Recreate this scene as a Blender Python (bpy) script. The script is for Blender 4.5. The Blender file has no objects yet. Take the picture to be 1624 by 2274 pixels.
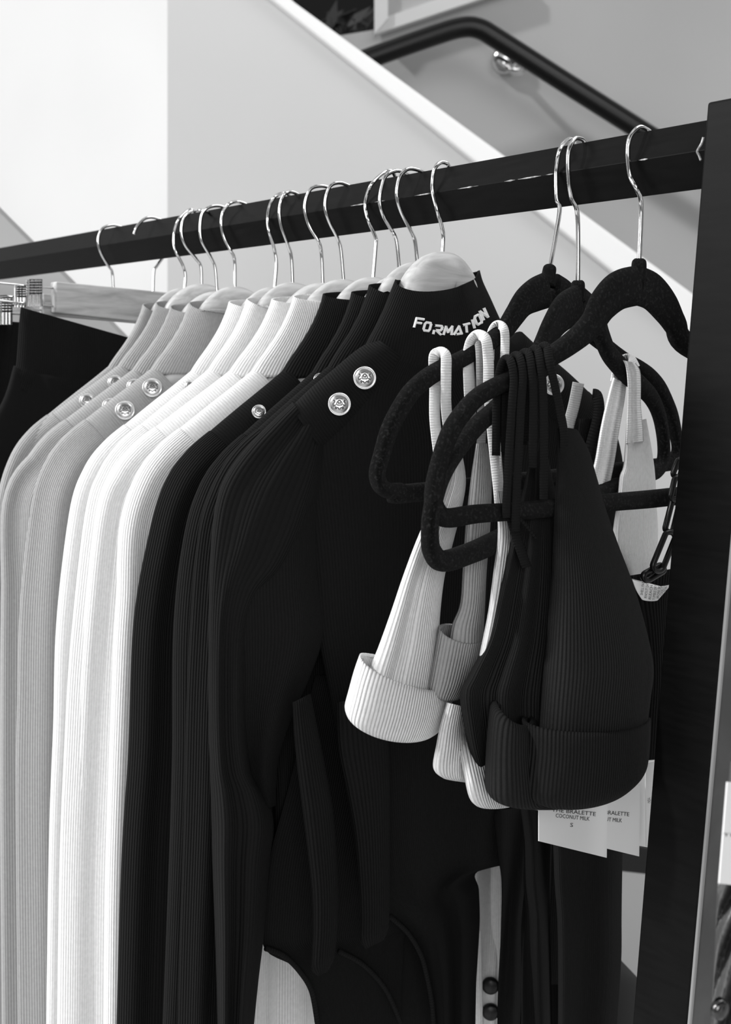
import bpy, math, random
import numpy as np
from mathutils import Vector, Matrix
from mathutils.bvhtree import BVHTree
random.seed(4)
PI = math.pi
SC = bpy.context.scene
COL = SC.collection
# ------------------------------------------------------------------ camera
FPX, CXP, CYP = 3000.0, 812.0, 1137.0
_y = np.array([-0.809, 0.588, 0.0]); _y /= np.linalg.norm(_y)
_p = math.atan(337 / 3000)
FWD = _y * math.cos(_p) + np.array([0, 0, -math.sin(_p)])
RGT = np.cross(FWD, [0, 0, 1]); RGT /= np.linalg.norm(RGT)
UPV = np.cross(RGT, FWD)
EYE = np.array([1.58007547, -0.70385998, 1.61851035])
def ray(px, py): return FWD + RGT * (px - CXP) / FPX - UPV * (py - CYP) / FPX
cd = bpy.data.cameras.new('camera'); cam = bpy.data.objects.new('camera', cd); COL.objects.link(cam)
cd.sensor_fit = 'VERTICAL'; cd.sensor_height = 24; cd.lens = FPX / 2274 * 24
cd.clip_start = .01; cd.clip_end = 60
cam.matrix_world = Matrix(((RGT[0], UPV[0], -FWD[0], EYE[0]), (RGT[1], UPV[1], -FWD[1], EYE[1]), (RGT[2], UPV[2], -FWD[2], EYE[2]), (0, 0, 0, 1)))
cd.dof.use_dof = True; cd.dof.focus_distance = 0.98; cd.dof.aperture_fstop = 9.5
SC.camera = cam
# ------------------------------------------------------------------ light
SC.view_settings.view_transform = 'Standard'; SC.view_settings.look = 'None'
SC.view_settings.exposure = 0.62; SC.view_settings.gamma = 1; SC.view_settings.use_curve_mapping = False
W = bpy.data.worlds.new('world'); SC.world = W; W.use_nodes = True
nt = W.node_tree; bg = nt.nodes['Background']
bg.inputs[1].default_value = 1.0
_tc = nt.nodes.new('ShaderNodeTexCoord'); _no = nt.nodes.new('ShaderNodeTexNoise'); _no.inputs['Scale'].default_value = 2.2; _no.inputs['Detail'].default_value = 1
_cr = nt.nodes.new('ShaderNodeValToRGB'); _cr.color_ramp.elements[0].position = .44; _cr.color_ramp.elements[1].position = .58
_cr.color_ramp.elements[0].color = (.03, .03, .03, 1); _cr.color_ramp.elements[1].color = (.50, .50, .50, 1)
nt.links.new(_tc.outputs['Generated'], _no.inputs['Vector']); nt.links.new(_no.outputs[0], _cr.inputs[0]); nt.links.new(_cr.outputs[0], bg.inputs[0])
def area(name, loc, target, sx, sy, power):
    l = bpy.data.lights.new(name, 'AREA'); l.shape = 'RECTANGLE'; l.size = sx; l.size_y = sy; l.energy = power
    o = bpy.data.objects.new(name, l); COL.objects.link(o); o.location = loc
    o.rotation_euler = (Vector(target) - Vector(loc)).to_track_quat('-Z', 'Y').to_euler(); return o
area('window_light', (-1.2, -3.4, 2.9), (.6, 0, 1.3), 1.6, 1.8, 95)
area('fill_light', (3.6, -1.9, 2.2), (.8, 0, 1.5), 1.5, 1.3, 26)  # added fill from behind the camera, lifts the faces turned to it
area('overhead_light', (1.0, 1.2, 3.6), (.2, 1.2, 0), 1.6, 1.6, 18)  # area light overhead, no fixture modelled
sun = bpy.data.lights.new('sun', 'SUN'); sun.energy = 1.15; sun.angle = math.radians(3)
so = bpy.data.objects.new('sun', sun); COL.objects.link(so); so.location = (-1, -3, 4)
so.rotation_euler = Vector((.15, .75, -.62)).to_track_quat('-Z', 'Y').to_euler()
# ------------------------------------------------------------------ materials
def nmat(name, col, rough=.6, metal=0., spec=.5):
    m = bpy.data.materials.new(name); m.use_nodes = True
    b = m.node_tree.nodes['Principled BSDF']
    c = (col, col, col) if not isinstance(col, tuple) else col
    b.inputs['Base Color'].default_value = (*c, 1); b.inputs['Roughness'].default_value = rough
    b.inputs['Metallic'].default_value = metal; b.inputs['Specular IOR Level'].default_value = spec
    return m, m.node_tree, b
def N(t, kind, **kw):
    n = t.nodes.new(kind)
    for k, v in kw.items(): setattr(n, k, v)
    return n
def noise_col(t, b, lo, hi, scale, detail=3, stretch=None, socket='Base Color', contrast=(.35, .65)):
    tc = N(t, 'ShaderNodeTexCoord'); no = N(t, 'ShaderNodeTexNoise'); no.inputs['Scale'].default_value = scale; no.inputs['Detail'].default_value = detail
    src = tc.outputs['Object']
    if stretch:
        mp = N(t, 'ShaderNodeMapping'); mp.inputs['Scale'].default_value = stretch
        t.links.new(src, mp.inputs[0]); src = mp.outputs[0]
    t.links.new(src, no.inputs['Vector'])
    cr = N(t, 'ShaderNodeValToRGB'); cr.color_ramp.elements[0].position = contrast[0]; cr.color_ramp.elements[1].position = contrast[1]
    cr.color_ramp.elements[0].color = (lo, lo, lo, 1); cr.color_ramp.elements[1].color = (hi, hi, hi, 1)
    t.links.new(no.outputs[0], cr.inputs[0]); t.links.new(cr.outputs[0], b.inputs[socket]); return no
def ribbed(name, col, pitch=.0022, axis='X', depth=.0006, rough=.95, spec=.12, sheen=.0, var=.12):
    m, t, b = nmat(name, col, rough, 0, spec)
    uv = N(t, 'ShaderNodeUVMap'); sp = N(t, 'ShaderNodeSeparateXYZ'); t.links.new(uv.outputs[0], sp.inputs[0])
    mu = N(t, 'ShaderNodeMath', operation='MULTIPLY'); mu.inputs[1].default_value = 2 * PI / pitch
    t.links.new(sp.outputs[axis], mu.inputs[0])
    si = N(t, 'ShaderNodeMath', operation='SINE'); t.links.new(mu.outputs[0], si.inputs[0])
    ab = N(t, 'ShaderNodeMath', operation='MULTIPLY_ADD'); ab.inputs[1].default_value = .5; ab.inputs[2].default_value = .5
    t.links.new(si.outputs[0], ab.inputs[0])
    pw = N(t, 'ShaderNodeMath', operation='POWER'); pw.inputs[1].default_value = .5; t.links.new(ab.outputs[0], pw.inputs[0])
    # knit grain
    tc = N(t, 'ShaderNodeTexCoord'); no = N(t, 'ShaderNodeTexNoise'); no.inputs['Scale'].default_value = 1400; no.inputs['Detail'].default_value = 2
    t.links.new(tc.outputs['Object'], no.inputs['Vector'])
    ad = N(t, 'ShaderNodeMath', operation='MULTIPLY_ADD'); ad.inputs[1].default_value = .25
    t.links.new(no.outputs[0], ad.inputs[0]); t.links.new(pw.outputs[0], ad.inputs[2])
    bp = N(t, 'ShaderNodeBump'); bp.inputs['Strength'].default_value = 1; bp.inputs['Distance'].default_value = depth
    t.links.new(ad.outputs[0], bp.inputs['Height']); t.links.new(bp.outputs[0], b.inputs['Normal'])
    n2 = N(t, 'ShaderNodeTexNoise'); n2.inputs['Scale'].default_value = 300; t.links.new(tc.outputs['Object'], n2.inputs['Vector'])
    cr = N(t, 'ShaderNodeValToRGB'); lo, hi = col * (1 - var), min(1, col * (1 + var))
    cr.color_ramp.elements[0].color = (lo, lo, lo, 1); cr.color_ramp.elements[1].color = (hi, hi, hi, 1)
    t.links.new(n2.outputs[0], cr.inputs[0]); t.links.new(cr.outputs[0], b.inputs['Base Color'])
    if sheen: b.inputs['Sheen Weight'].default_value = sheen; b.inputs['Sheen Roughness'].default_value = .5
    return m
M = {}
WHITE, GREY, BLACK = .74, .35, .0095
for k, c in (('white', WHITE), ('grey', GREY), ('black', BLACK), ('pale', .62)):
    dp = .00042 if k != 'black' else .0008
    M[k] = ribbed('ribbed_' + k, c, .0021, 'X', dp)
    M[k + '_cross'] = ribbed('ribbed_cross_' + k, c, .0026, 'Y', dp)
    M[k + '_strap'] = ribbed('strap_knit_' + k, c, .0019, 'Y', dp * .5)
    M[k + '_cup'] = ribbed('ribbed_cup_' + k, c, .0021, 'X', dp * 1.5)
    M[k + '_wide'] = ribbed('ribbed_wide_' + k, c, .0028, 'X', dp * 2)
M['front_black_cup'] = ribbed('ribbed_front_cup', .020, .0021, 'X', .0014)  # lighter black: stronger light on the front bralette put into the colour
M['front_black_band'] = ribbed('ribbed_front_band', .017, .0028, 'X', .0016)  # raised like the front cup, its light is in the colour
M['smooth_black'] = ribbed('jersey_black', .009, .0016, 'X', .0003)
m, t, b = nmat('wall_white', .84, .7); noise_col(t, b, .56, .61, 1.5); M['wall'] = m  # same white paint as the stair wall, brighter light put into the colour
m, t, b = nmat('wall_white_dim', .66, .7); noise_col(t, b, .50, .54, 1.2); M['wall_dim'] = m  # same white paint, its dimmer light put into the colour
m, t, b = nmat('wall_shade', .52, .75); noise_col(t, b, .46, .50, 1.3); M['wall_d'] = m  # shade of the stair recess put into the wall colour
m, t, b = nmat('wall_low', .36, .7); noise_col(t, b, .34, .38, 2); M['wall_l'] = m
m, t, b = nmat('cap_white', .78, .5); M['cap'] = m
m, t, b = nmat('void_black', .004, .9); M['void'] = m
m, t, b = nmat('floor_concrete', .5, .5); noise_col(t, b, .45, .56, 3, 6); M['floor'] = m
m, t, b = nmat('rack_black_paint', .008, .45, 0, .07); no = noise_col(t, b, .003, .0045, 30, 5, (1, 8, 8)); M['rack'] = m
m, t, b = nmat('worn_edge', .45, .6); noise_col(t, b, .06, .6, 150, 4); M['worn'] = m
m, t, b = nmat('black_metal', .006, .35, .3); M['bmetal'] = m
m, t, b = nmat('post_side_lit', .075, .45, 0); noise_col(t, b, .055, .085, 25, 4); M['side_lit'] = m  # lighter than the post: light on this face put into the colour
m, t, b = nmat('edge_highlight', .30, .4, .3); M['hilite'] = m  # pale colour painted in for the highlight along the post edge
m, t, b = nmat('chrome', .78, .12, 1); M['chrome'] = m
m, t, b = nmat('dark_chrome', .10, .2, 1); M['dchrome'] = m
m, t, b = nmat('button_metal', .62, .3, 1); M['button'] = m
m, t, b = nmat('button_relief', .12, .4, 1); M['relief'] = m
m, t, b = nmat('paper', .87, .6); M['paper'] = m
m, t, b = nmat('ink', .03, .7); M['ink'] = m
m, t, b = nmat('thread_white', .95, .9); M['thread'] = m
m, t, b = nmat('foliage_dark', .03, .7); M['leaf'] = m
m, t, b = nmat('coated_grey', .09, .3); M['coated'] = m
# beech wood with grain
m, t, b = nmat('beech', .6, .42); M['wood'] = m
tc = N(t, 'ShaderNodeTexCoord'); mp = N(t, 'ShaderNodeMapping'); mp.inputs['Scale'].default_value = (60, 9, 60)
t.links.new(tc.outputs['Object'], mp.inputs[0])
no = N(t, 'ShaderNodeTexNoise'); no.inputs['Scale'].default_value = 1.6; no.inputs['Detail'].default_value = 5; no.inputs['Distortion'].default_value = .8
t.links.new(mp.outputs[0], no.inputs['Vector'])
cr = N(t, 'ShaderNodeValToRGB'); cr.color_ramp.elements[0].position = .3; cr.color_ramp.elements[1].position = .7
cr.color_ramp.elements[0].color = (.34, .34, .34, 1); cr.color_ramp.elements[1].color = (.62, .62, .62, 1)
t.links.new(no.outputs[0], cr.inputs[0]); t.links.new(cr.outputs[0], b.inputs['Base Color'])
# velvet flocking with lint
m, t, b = nmat('velvet', .01, 1, 0, .05); M['velvet'] = m
no = noise_col(t, b, .003, .04, 520, 8, None, 'Base Color', (.52, .85))
n2 = N(t, 'ShaderNodeTexNoise'); n2.inputs['Scale'].default_value = 1200; bp = N(t, 'ShaderNodeBump'); bp.inputs['Distance'].default_value = .0005
t.links.new(n2.outputs[0], bp.inputs['Height']); t.links.new(bp.outputs[0], b.inputs['Normal'])
b.inputs['Sheen Weight'].default_value = .05; b.inputs['Sheen Roughness'].default_value = .4
# ------------------------------------------------------------------ helpers
def tag(o, label=None, cat=None, group=None, kind=None):
    if label: o['label'] = label
    if cat: o['category'] = cat
    if group: o['group'] = group
    if kind: o['kind'] = kind
    return o
def empty(name, loc, label, cat, group=None):
    o = bpy.data.objects.new(name, None); COL.objects.link(o); o.location = loc; o.empty_display_size = .02
    o['label'] = label; o['category'] = cat
    if group: o['group'] = group
    return o
def mesh(name, V, Fc, mat, parent=None, uv=None, smooth=True, sol=0, bevel=0, sub=0):
    me = bpy.data.meshes.new(name)
    off = Vector(parent.location) if parent else Vector((0, 0, 0))
    if parent and parent.parent: off = off + Vector(parent.parent.location)
    me.from_pydata([tuple(Vector(v) - off) for v in V], [], Fc); me.update()
    if uv is not None:
        l = me.uv_layers.new(name='UVMap')
        for p in me.polygons:
            for li, vi in zip(p.loop_indices, p.vertices): l.data[li].uv = uv[vi] if not callable(uv) else uv(p.index, vi)
    if smooth: me.polygons.foreach_set('use_smooth', [True] * len(me.polygons))
    me.materials.append(mat)
    import bmesh
    bm = bmesh.new(); bm.from_mesh(me); bmesh.ops.recalc_face_normals(bm, faces=bm.faces); bm.to_mesh(me); bm.free()
    o = bpy.data.objects.new(name, me); COL.objects.link(o)
    if parent: o.parent = parent
    if sol: md = o.modifiers.new('s', 'SOLIDIFY'); md.thickness = sol; md.offset = 0
    if bevel: md = o.modifiers.new('b', 'BEVEL'); md.width = bevel; md.segments = 3; md.limit_method = 'ANGLE'
    if sub: md = o.modifiers.new('u', 'SUBSURF'); md.levels = sub; md.render_levels = sub
    return o
class Plane:
    """vertical plane through a point of the rail, turned by yaw degrees; u away from the camera, v = height"""
    def __init__(s, X0, yaw=0, Y0=0, off=0):
        a = math.radians(yaw); s.e = np.array([math.sin(a), math.cos(a), 0]); s.n = np.array([math.cos(a), -math.sin(a), 0])
        s.o = np.array([X0, Y0, 0]) + s.n * off
    def P(s, u, v, w=0): return s.o + s.e * u + np.array([0, 0, v]) + s.n * w
    def px(s, x, y, w=0):
        r = ray(x, y); c = s.n @ (s.o + s.n * w); return EYE + r * ((c - s.n @ EYE) / (s.n @ r))
    def uv(s, x, y, w=0):
        q = s.px(x, y, w) - s.o; return float(q @ s.e), float(q[2])
    def depth(s, x, y):
        return float((s.px(x, y) - EYE) @ FWD)
def bgp(x, y, D):            # point on a wall that faces the camera at distance D
    r = ray(x, y); return EYE + r * (D / (r @ _y))
def catmull(pts, n):
    A = np.array(pts, float); out = []
    for i in range(len(A) - 1):
        p0 = A[max(i - 1, 0)]; p1 = A[i]; p2 = A[i + 1]; p3 = A[min(i + 2, len(A) - 1)]
        for k in range(n):
            t = k / n
            out.append(.5 * ((2 * p1) + (-p0 + p2) * t + (2 * p0 - 5 * p1 + 4 * p2 - p3) * t * t + (-p0 + 3 * p1 - 3 * p2 + p3) * t ** 3))
    out.append(A[-1]); return np.array(out)
def wire(name, pts, r, mat, parent=None, seg=10, n=6, closed=False, flat=None):
    """round tube through 3-D points; r may be a number; flat=(normal, factor) squashes it"""
    P = catmull(pts, n) if n > 1 else np.array(pts, float); V = []; Fc = []; uv = []
    K = len(P); nrm = None; ln = 0
    for i, p in enumerate(P):
        if closed: t = P[(i + 1) % K] - P[i - 1]
        else: t = P[min(i + 1, K - 1)] - P[max(i - 1, 0)]
        t = t / (np.linalg.norm(t) + 1e-12)
        if nrm is None:
            nrm = np.cross(t, [0, 0, 1.]) if abs(t[2]) < .9 else np.cross(t, [0, 1., 0])
        nrm = nrm - t * (nrm @ t); nrm /= np.linalg.norm(nrm); b = np.cross(t, nrm)
        if i: ln += np.linalg.norm(P[i] - P[i - 1])
        for k in range(seg):
            a = 2 * PI * k / seg; V.append(p + (nrm * math.cos(a) + b * math.sin(a)) * r); uv.append((k / seg * 2 * PI * r, ln))
    for i in range(K - (0 if closed else 1)):
        j = (i + 1) % K
        for k in range(seg): k2 = (k + 1) % seg; Fc.append((i * seg + k, i * seg + k2, j * seg + k2, j * seg + k))
    if not closed: Fc.append(tuple(range(seg))); Fc.append(tuple((K - 1) * seg + k for k in range(seg)))
    return mesh(name, V, Fc, mat, parent, uv)
def rings_to_mesh(name, R, mat, parent, capT, capB, sol=0, arcs=None):
    n = len(R[0]); V = [p for r in R for p in r]; Fc = []; uvf = []
    # uv by face corner
    arc = []
    for r in R:
        a = [0]
        for k in range(n): a.append(a[-1] + float(np.linalg.norm(r[(k + 1) % n] - r[k])))
        arc.append(a)
    ref = arc[len(arc) // 2] if arcs is None else None
    L = [0]
    for i in range(1, len(R)): L.append(L[-1] + float(np.linalg.norm(R[i].mean(0) - R[i - 1].mean(0))))
    UV = []
    for i in range(len(R) - 1):
        for k in range(n):
            k2 = (k + 1) % n
            Fc.append((i * n + k, i * n + k2, (i + 1) * n + k2, (i + 1) * n + k))
            ax = lambda ii, kk: (ref[kk] if ref is not None else arc[ii][kk])
            UV += [(ax(i, k), L[i]), (ax(i, k + 1), L[i]), (ax(i + 1, k + 1), L[i + 1]), (ax(i + 1, k), L[i + 1])]
    if capT: Fc.append(tuple(range(n))); UV += [(0, 0)] * n
    if capB: Fc.append(tuple((len(R) - 1) * n + k for k in range(n))); UV += [(0, 0)] * n
    me = bpy.data.meshes.new(name)
    off = np.array(parent.location) if parent else np.zeros(3)
    me.from_pydata([tuple(v - off) for v in V], [], Fc)
    l = me.uv_layers.new(name='UVMap'); l.data.foreach_set('uv', [c for q in UV for c in q])
    me.polygons.foreach_set('use_smooth', [True] * len(me.polygons)); me.materials.append(mat)
    import bmesh
    bm = bmesh.new(); bm.from_mesh(me); bmesh.ops.recalc_face_normals(bm, faces=bm.faces); bm.to_mesh(me); bm.free()
    o = bpy.data.objects.new(name, me); COL.objects.link(o)
    if parent: o.parent = parent
    if sol: md = o.modifiers.new('s', 'SOLIDIFY'); md.thickness = sol; md.offset = -1
    return o
def sheet(name, pl, rows, mat, parent=None, nsub=5, nseg=40, fold=None, capT=False, capB=False, sol=0, px=True, fixed_ribs=True):
    """soft hanging cloth: rows of (xL,yL,xR,yR,sag_front,sag_back,bulge_front,bulge_back,offset) across plane pl"""
    full = []
    for r in rows:
        r = list(r) + [0] * (9 - len(r)); full.append(r)
    A = catmull(full, nsub); R = []
    for i, (xl, yl, xr, yr, sf, sb, bf, bb, w0) in enumerate(A):
        q = i / (len(A) - 1); ring = []
        for k in range(nseg):
            th = 2 * PI * k / nseg; s = (1 - math.cos(th)) / 2; sn = math.sin(th)
            front = sn >= 0
            w = w0 + (bf if front else bb) * (abs(sn) ** .75) * (1 if front else -1)
            if fold and front: w += fold(s, q) * min(1, abs(sn) * 3)
            elif fold: w += .5 * fold(s, q) * min(1, abs(sn) * 3)
            x = xl + (xr - xl) * s; y = yl + (yr - yl) * s + (sf if front else sb) * abs(sn)
            ring.append(pl.px(x, y, w) if px else pl.P(x, y, w))
        R.append(np.array(ring))
    return rings_to_mesh(name, R, mat, parent, capT, capB, sol, None if fixed_ribs else 1)
def tube(name, pl, pts, mat, parent=None, th=None, n=5, seg=24, px=False, w0=0, fold=None, closed=False, cap=True, power=1., z=0):
    """flattened tube in plane pl: pts (u,v,halfwidth) or pixels with half width in px"""
    Q = []
    for p in pts:
        if px: u, v = pl.uv(p[0], p[1], w0); Q.append((u, v, p[2] * pl.depth(p[0], p[1]) / FPX, p[3] if len(p) > 3 else (th or .01)))
        else: Q.append((p[0], p[1] + z, p[2], p[3] if len(p) > 3 else (th or .01)))
    A = catmull(Q + ([Q[0]] if closed else []), n)
    if closed: A = A[:-1]
    K = len(A); R = []
    for i in range(K):
        if closed: t = A[(i + 1) % K][:2] - A[i - 1][:2]
        else: t = A[min(i + 1, K - 1)][:2] - A[max(i - 1, 0)][:2]
        t = t / (np.linalg.norm(t) + 1e-12); nn = np.array([-t[1], t[0]])
        ring = []
        for k in range(seg):
            a = 2 * PI * k / seg; c, s = math.cos(a), math.sin(a)
            cc = math.copysign(abs(c) ** power, c); ss = math.copysign(abs(s) ** power, s)
            u, v = A[i][:2] + nn * A[i][2] * cc
            w = w0 + A[i][3] * ss
            if fold: w += fold(cc, i / (K - 1), ss) * abs(ss)
            ring.append(pl.P(u, v, w))
        R.append(np.array(ring))
    if closed: R.append(R[0])
    return rings_to_mesh(name, R, mat, parent, cap and not closed, cap and not closed)
def prism(name, poly, depth_vec, mat, parent=None, bevel=0):
    n = len(poly); V = [np.array(p) for p in poly] + [np.array(p) + depth_vec for p in poly]
    Fc = [tuple(range(n)), tuple(reversed(range(n, 2 * n)))] + [(i, (i + 1) % n, (i + 1) % n + n, i + n) for i in range(n)]
    return mesh(name, V, Fc, mat, parent, smooth=False, bevel=bevel)
def box(name, lo, hi, mat, parent=None, bevel=0):
    x0, y0, z0 = lo; x1, y1, z1 = hi
    return prism(name, [(x0, y0, z0), (x1, y0, z0), (x1, y1, z0), (x0, y1, z0)], np.array([0, 0, z1 - z0]), mat, parent, bevel)
def hits(objs, x, y, off=.0006):
    best = None; r = ray(x, y); d = Vector(r).normalized()
    for o in objs:
        if o not in BV:
            w = Vector(o.parent.location) if o.parent else Vector((0, 0, 0))
            BV[o] = BVHTree.FromPolygons([v.co + w for v in o.data.vertices], [tuple(p.vertices) for p in o.data.polygons])
        h = BV[o].ray_cast(Vector(EYE), d)
        if h[0] is not None and (best is None or h[3] < best[2]):
            n = h[1] if h[1].dot(d) < 0 else -h[1]; best = (h[0], n, h[3])
    if best is None: return None
    return np.array(best[0]) + np.array(best[1]) * off, best[1]
BV = {}
# ------------------------------------------------------------------ room
def wallpoly(name, pts, D, mat, th=.1, kind='structure', bevel=0):
    o = prism(name, [bgp(x, y, D) for x, y in pts], _y * th, mat, None, bevel); tag(o, kind=kind); return o
box('floor', (-6, -4, -.05), (4, 6, 0), M['floor']); bpy.data.objects['floor']['kind'] = 'structure'
# stair half wall with its sloped white cap (3 m away)
wallpoly('wall_stair', [(372, -230), (606, 0), (1357, 600), (1900, 1034), (1900, 2422), (372, 2422)], 3.0, M['wall_dim'], .1)
tr = prism('trim_1', [bgp(x, y, 2.97) for x, y in [(372, -240), (657, 6), (1532, 646), (1900, 915), (1900, 1034), (1357, 600), (606, 0), (372, -185)]], _y * .18, M['cap'], None, .006); tag(tr, kind='structure')
# wall left of the corner, angled back to catch more window light
a0, a1 = bgp(372, 0, 3.0), bgp(-1100, 0, 3.9)
prism('wall_left', [(a0[0], a0[1], 0), (a1[0], a1[1], 0), (a1[0], a1[1], 3.4), (a0[0], a0[1], 3.4)], _y * .1, M['wall']); bpy.data.objects['wall_left']['kind'] = 'structure'
# low grey sloped wall in front of it
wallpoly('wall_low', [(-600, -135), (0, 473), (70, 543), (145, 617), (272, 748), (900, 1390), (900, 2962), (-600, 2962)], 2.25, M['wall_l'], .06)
# far wall behind the stairs
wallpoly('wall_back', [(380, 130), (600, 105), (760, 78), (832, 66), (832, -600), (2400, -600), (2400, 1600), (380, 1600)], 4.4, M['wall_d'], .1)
wallpoly('darkness_beyond', [(100, -700), (1200, -700), (1200, 400), (100, 400)], 6.2, M['void'], .1)  # black colour stands in for the darkness of the room beyond
dp = wallpoly('door_1', [(858, -300), (1000, -300), (1150, -62), (860, 36)], 4.36, M['wall_dim'], .03)
wallpoly('trim_2', [(832, -300), (862, -300), (862, 40), (832, 76)], 4.34, M['cap'], .05)
wallpoly('trim_3', [(832, 76), (862, 36), (1150, -64), (1150, -30)], 4.35, M['cap'], .04)
# dark plant in the opening
pl0 = bgp(775, 110, 5.0)
fo = empty('potted_plant', (pl0[0], pl0[1], pl0[2] - .12), 'blurred dark leafy plant at the top of the stairs', 'plant')
V = []; Fc = []
for i in range(90):
    x = 700 + random.random() * 125; y = 115 - random.random() * (78 if x > 735 else 40); D = 4.9 + random.random() * .25
    c = bgp(x, y, D); s = .035 + random.random() * .04
    a = Vector((random.uniform(-1, 1), random.uniform(-1, 1), random.uniform(-.3, 1))).normalized(); b_ = a.cross(Vector((random.random(), .3, 1))).normalized()
    a, b_ = np.array(a), np.array(b_); k = len(V)
    V += [c - a * s, c + b_ * s * .35, c + a * s, c - b_ * s * .35]; Fc.append((k, k + 1, k + 2, k + 3))
mesh('foliage', V, Fc, M['leaf'], fo, smooth=False, sol=.002)
wire('stem', [bgp(775, 118, 5), bgp(772, 60, 5)], .006, M['leaf'], fo, n=1)
pc = bgp(775, 150, 5.0)
R = []
for zz, rr in ((-.16, .07), (-.155, .075), (.04, .1), (.06, .105), (.06, .09)):
    R.append(np.array([pc + np.array([rr * math.cos(k * PI / 12), rr * math.sin(k * PI / 12), zz]) for k in range(24)]))
rings_to_mesh('pot', R, M['void'], fo, True, True)
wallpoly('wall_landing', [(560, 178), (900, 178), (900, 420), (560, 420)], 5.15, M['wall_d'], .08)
# handrail
hr = empty('stair_handrail', tuple(bgp(1060, 60, 4.22)), 'black round handrail bending down along the wall above the stairs', 'handrail')
wire('rail_tube', [bgp(620, 205, 4.22), bgp(825, 128, 4.22), bgp(960, 80, 4.22), bgp(1025, 61, 4.22), bgp(1065, 64, 4.22), bgp(1110, 90, 4.22), bgp(1260, 186, 4.22), bgp(1440, 300, 4.22), bgp(1700, 465, 4.22), bgp(1950, 625, 4.22)], .031, M['bmetal'], hr, 20)
br = wire('bracket', [bgp(1172, 140, 4.22), bgp(1160, 158, 4.25), bgp(1140, 158, 4.33), bgp(1122, 138, 4.39)], .012, M['chrome'], hr, 12); br['label'] = 'chrome wall bracket'
Rr = []
cpt = bgp(1122, 134, 4.38)
for rr, dd in ((.001, -.02), (.03, -.018), (.042, -.008), (.043, 0), (.043, .01)):
    Rr.append(np.array([cpt + RGT * rr * math.cos(k * PI / 14) + np.array([0, 0, 1]) * rr * math.sin(k * PI / 14) + _y * dd for k in range(28)]))
rings_to_mesh('bracket_plate', Rr, M['chrome'], hr, True, True)
# dark low bench seen behind the rack at lower right
bn = empty('low_bench', tuple(bgp(1400, 2000, 2.5)), 'black low bench against the pale wall behind the rack foot', 'bench')
prism('seat', [bgp(x, y, 2.5) for x, y in [(1270, 1850), (1480, 1888), (1480, 1948), (1270, 1925)]], _y * .3, M['bmetal'], bn, .006)
for x in (1290, 1462):
    prism('leg', [bgp(x, 1930, 2.55), bgp(x + 22, 1930, 2.55), (bgp(x + 22, 1930, 2.55)[0], bgp(x + 22, 1930, 2.55)[1], 0.0), (bgp(x, 1930, 2.55)[0], bgp(x, 1930, 2.55)[1], 0.0)], _y * .03, M['bmetal'], bn) if x > 1400 else None
# dark bag on the floor
bag = sheet('dark_bag', Plane(.55, 0, .9), [(1330, 2080, 1425, 2180, 0, 0, .04, .06), (1280, 2150, 1440, 2200, 0, 0, .1, .1), (1270, 2330, 1450, 2330, 0, 0, .11, .11), (1280, 2440, 1440, 2440, 0, 0, .1, .1)], M['void'], None, capT=True, capB=True)
tag(bag, 'black glossy bag standing low behind the rack at lower right', 'bag')
# ------------------------------------------------------------------ rack
RT, RC, RB = 1.7735, 1.7525, 1.7295
rk = empty('clothes_rack', (1.0, 0, 0), 'black clothes rack with a slim rail and square leaning end post', 'clothes rack')
def railprof(x): return [(x, .004, RT), (x, -.0066, RC + .0006), (x, -.007, RC), (x, -.0066, RC - .0006), (x, .004, RB), (x, .0146, RC - .0006), (x, .015, RC), (x, .0146, RC + .0006)]
rl = prism('rail', railprof(-1.3), np.array([2.296, 0, 0]), M['rack'], rk, .0012)
# chipped paint along the front edge of the rail and at the post
for (x0, x1) in ((.60, .625), (.635, .65), (.69, .715), (.745, .77), (.80, .812), (.815, .84), (.845, .853), (.935, .943)):
    V = []; Fc = []; k = 0; n = 8
    for i in range(n):
        x = x0 + (x1 - x0) * i / (n - 1); h = .0006 * (1 - abs(2 * i / (n - 1) - 1)) * random.uniform(.5, 1.2) + .0001
        V += [(x, -.00685, RC + h), (x, -.0076, RC), (x, -.00685, RC - h)]
    for i in range(n - 1):
        q = k + i * 3; Fc += [(q, q + 3, q + 4, q + 1), (q + 1, q + 4, q + 5, q + 2)]
    mesh('paint_chip', V, Fc, M['worn'], rk)['label'] = 'scuffed pale edge of the rail'
def slant(x_top, w, y0, y1, name, mat, par):
    z1 = 1.779; dx = .0715 * z1
    return prism(name, [(x_top - dx, y0, 0), (x_top - dx + w, y0, 0), (x_top - dx + w, y1, 0), (x_top - dx, y1, 0)], np.array([dx, 0, z1]), mat, par, .0018)
slant(1.003, .048, -.02, .012, 'post', M['rack'], rk)
slant(1.0495, .0030, -.0165, .0105, 'lit_side', M['side_lit'], rk)['label'] = 'side face of the post with its lit tone in the colour'
slant(1.0500, .0028, -.0198, -.0165, 'highlight_strip', M['hilite'], rk)['label'] = 'edge highlight of the post painted as a pale strip'
slant(-1.3, .048, -.02, .012, 'post', M['rack'], rk)
w_ = [Plane(1, 0).px(1, 1)] and 0
cp = []
chippts = [(1563, 305), (1559, 318), (1552, 330), (1549, 338), (1553, 345), (1557, 356)]
wire('paint_chip', [onp for onp in [EYE + ray(x, y) * ((-.0125 - EYE[1]) / ray(x, y)[1]) for x, y in chippts]], .0009, M['worn'], rk, 6)
box('foot', (.80, -.25, 0), (.93, .25, .03), M['rack'], rk, .004)
box('foot', (-1.5, -.25, 0), (-1.37, .25, .03), M['rack'], rk, .004)
box('lower_bar', (-1.38, -.006, .12), (.90, .016, .15), M['rack'], rk, .003)
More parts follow.
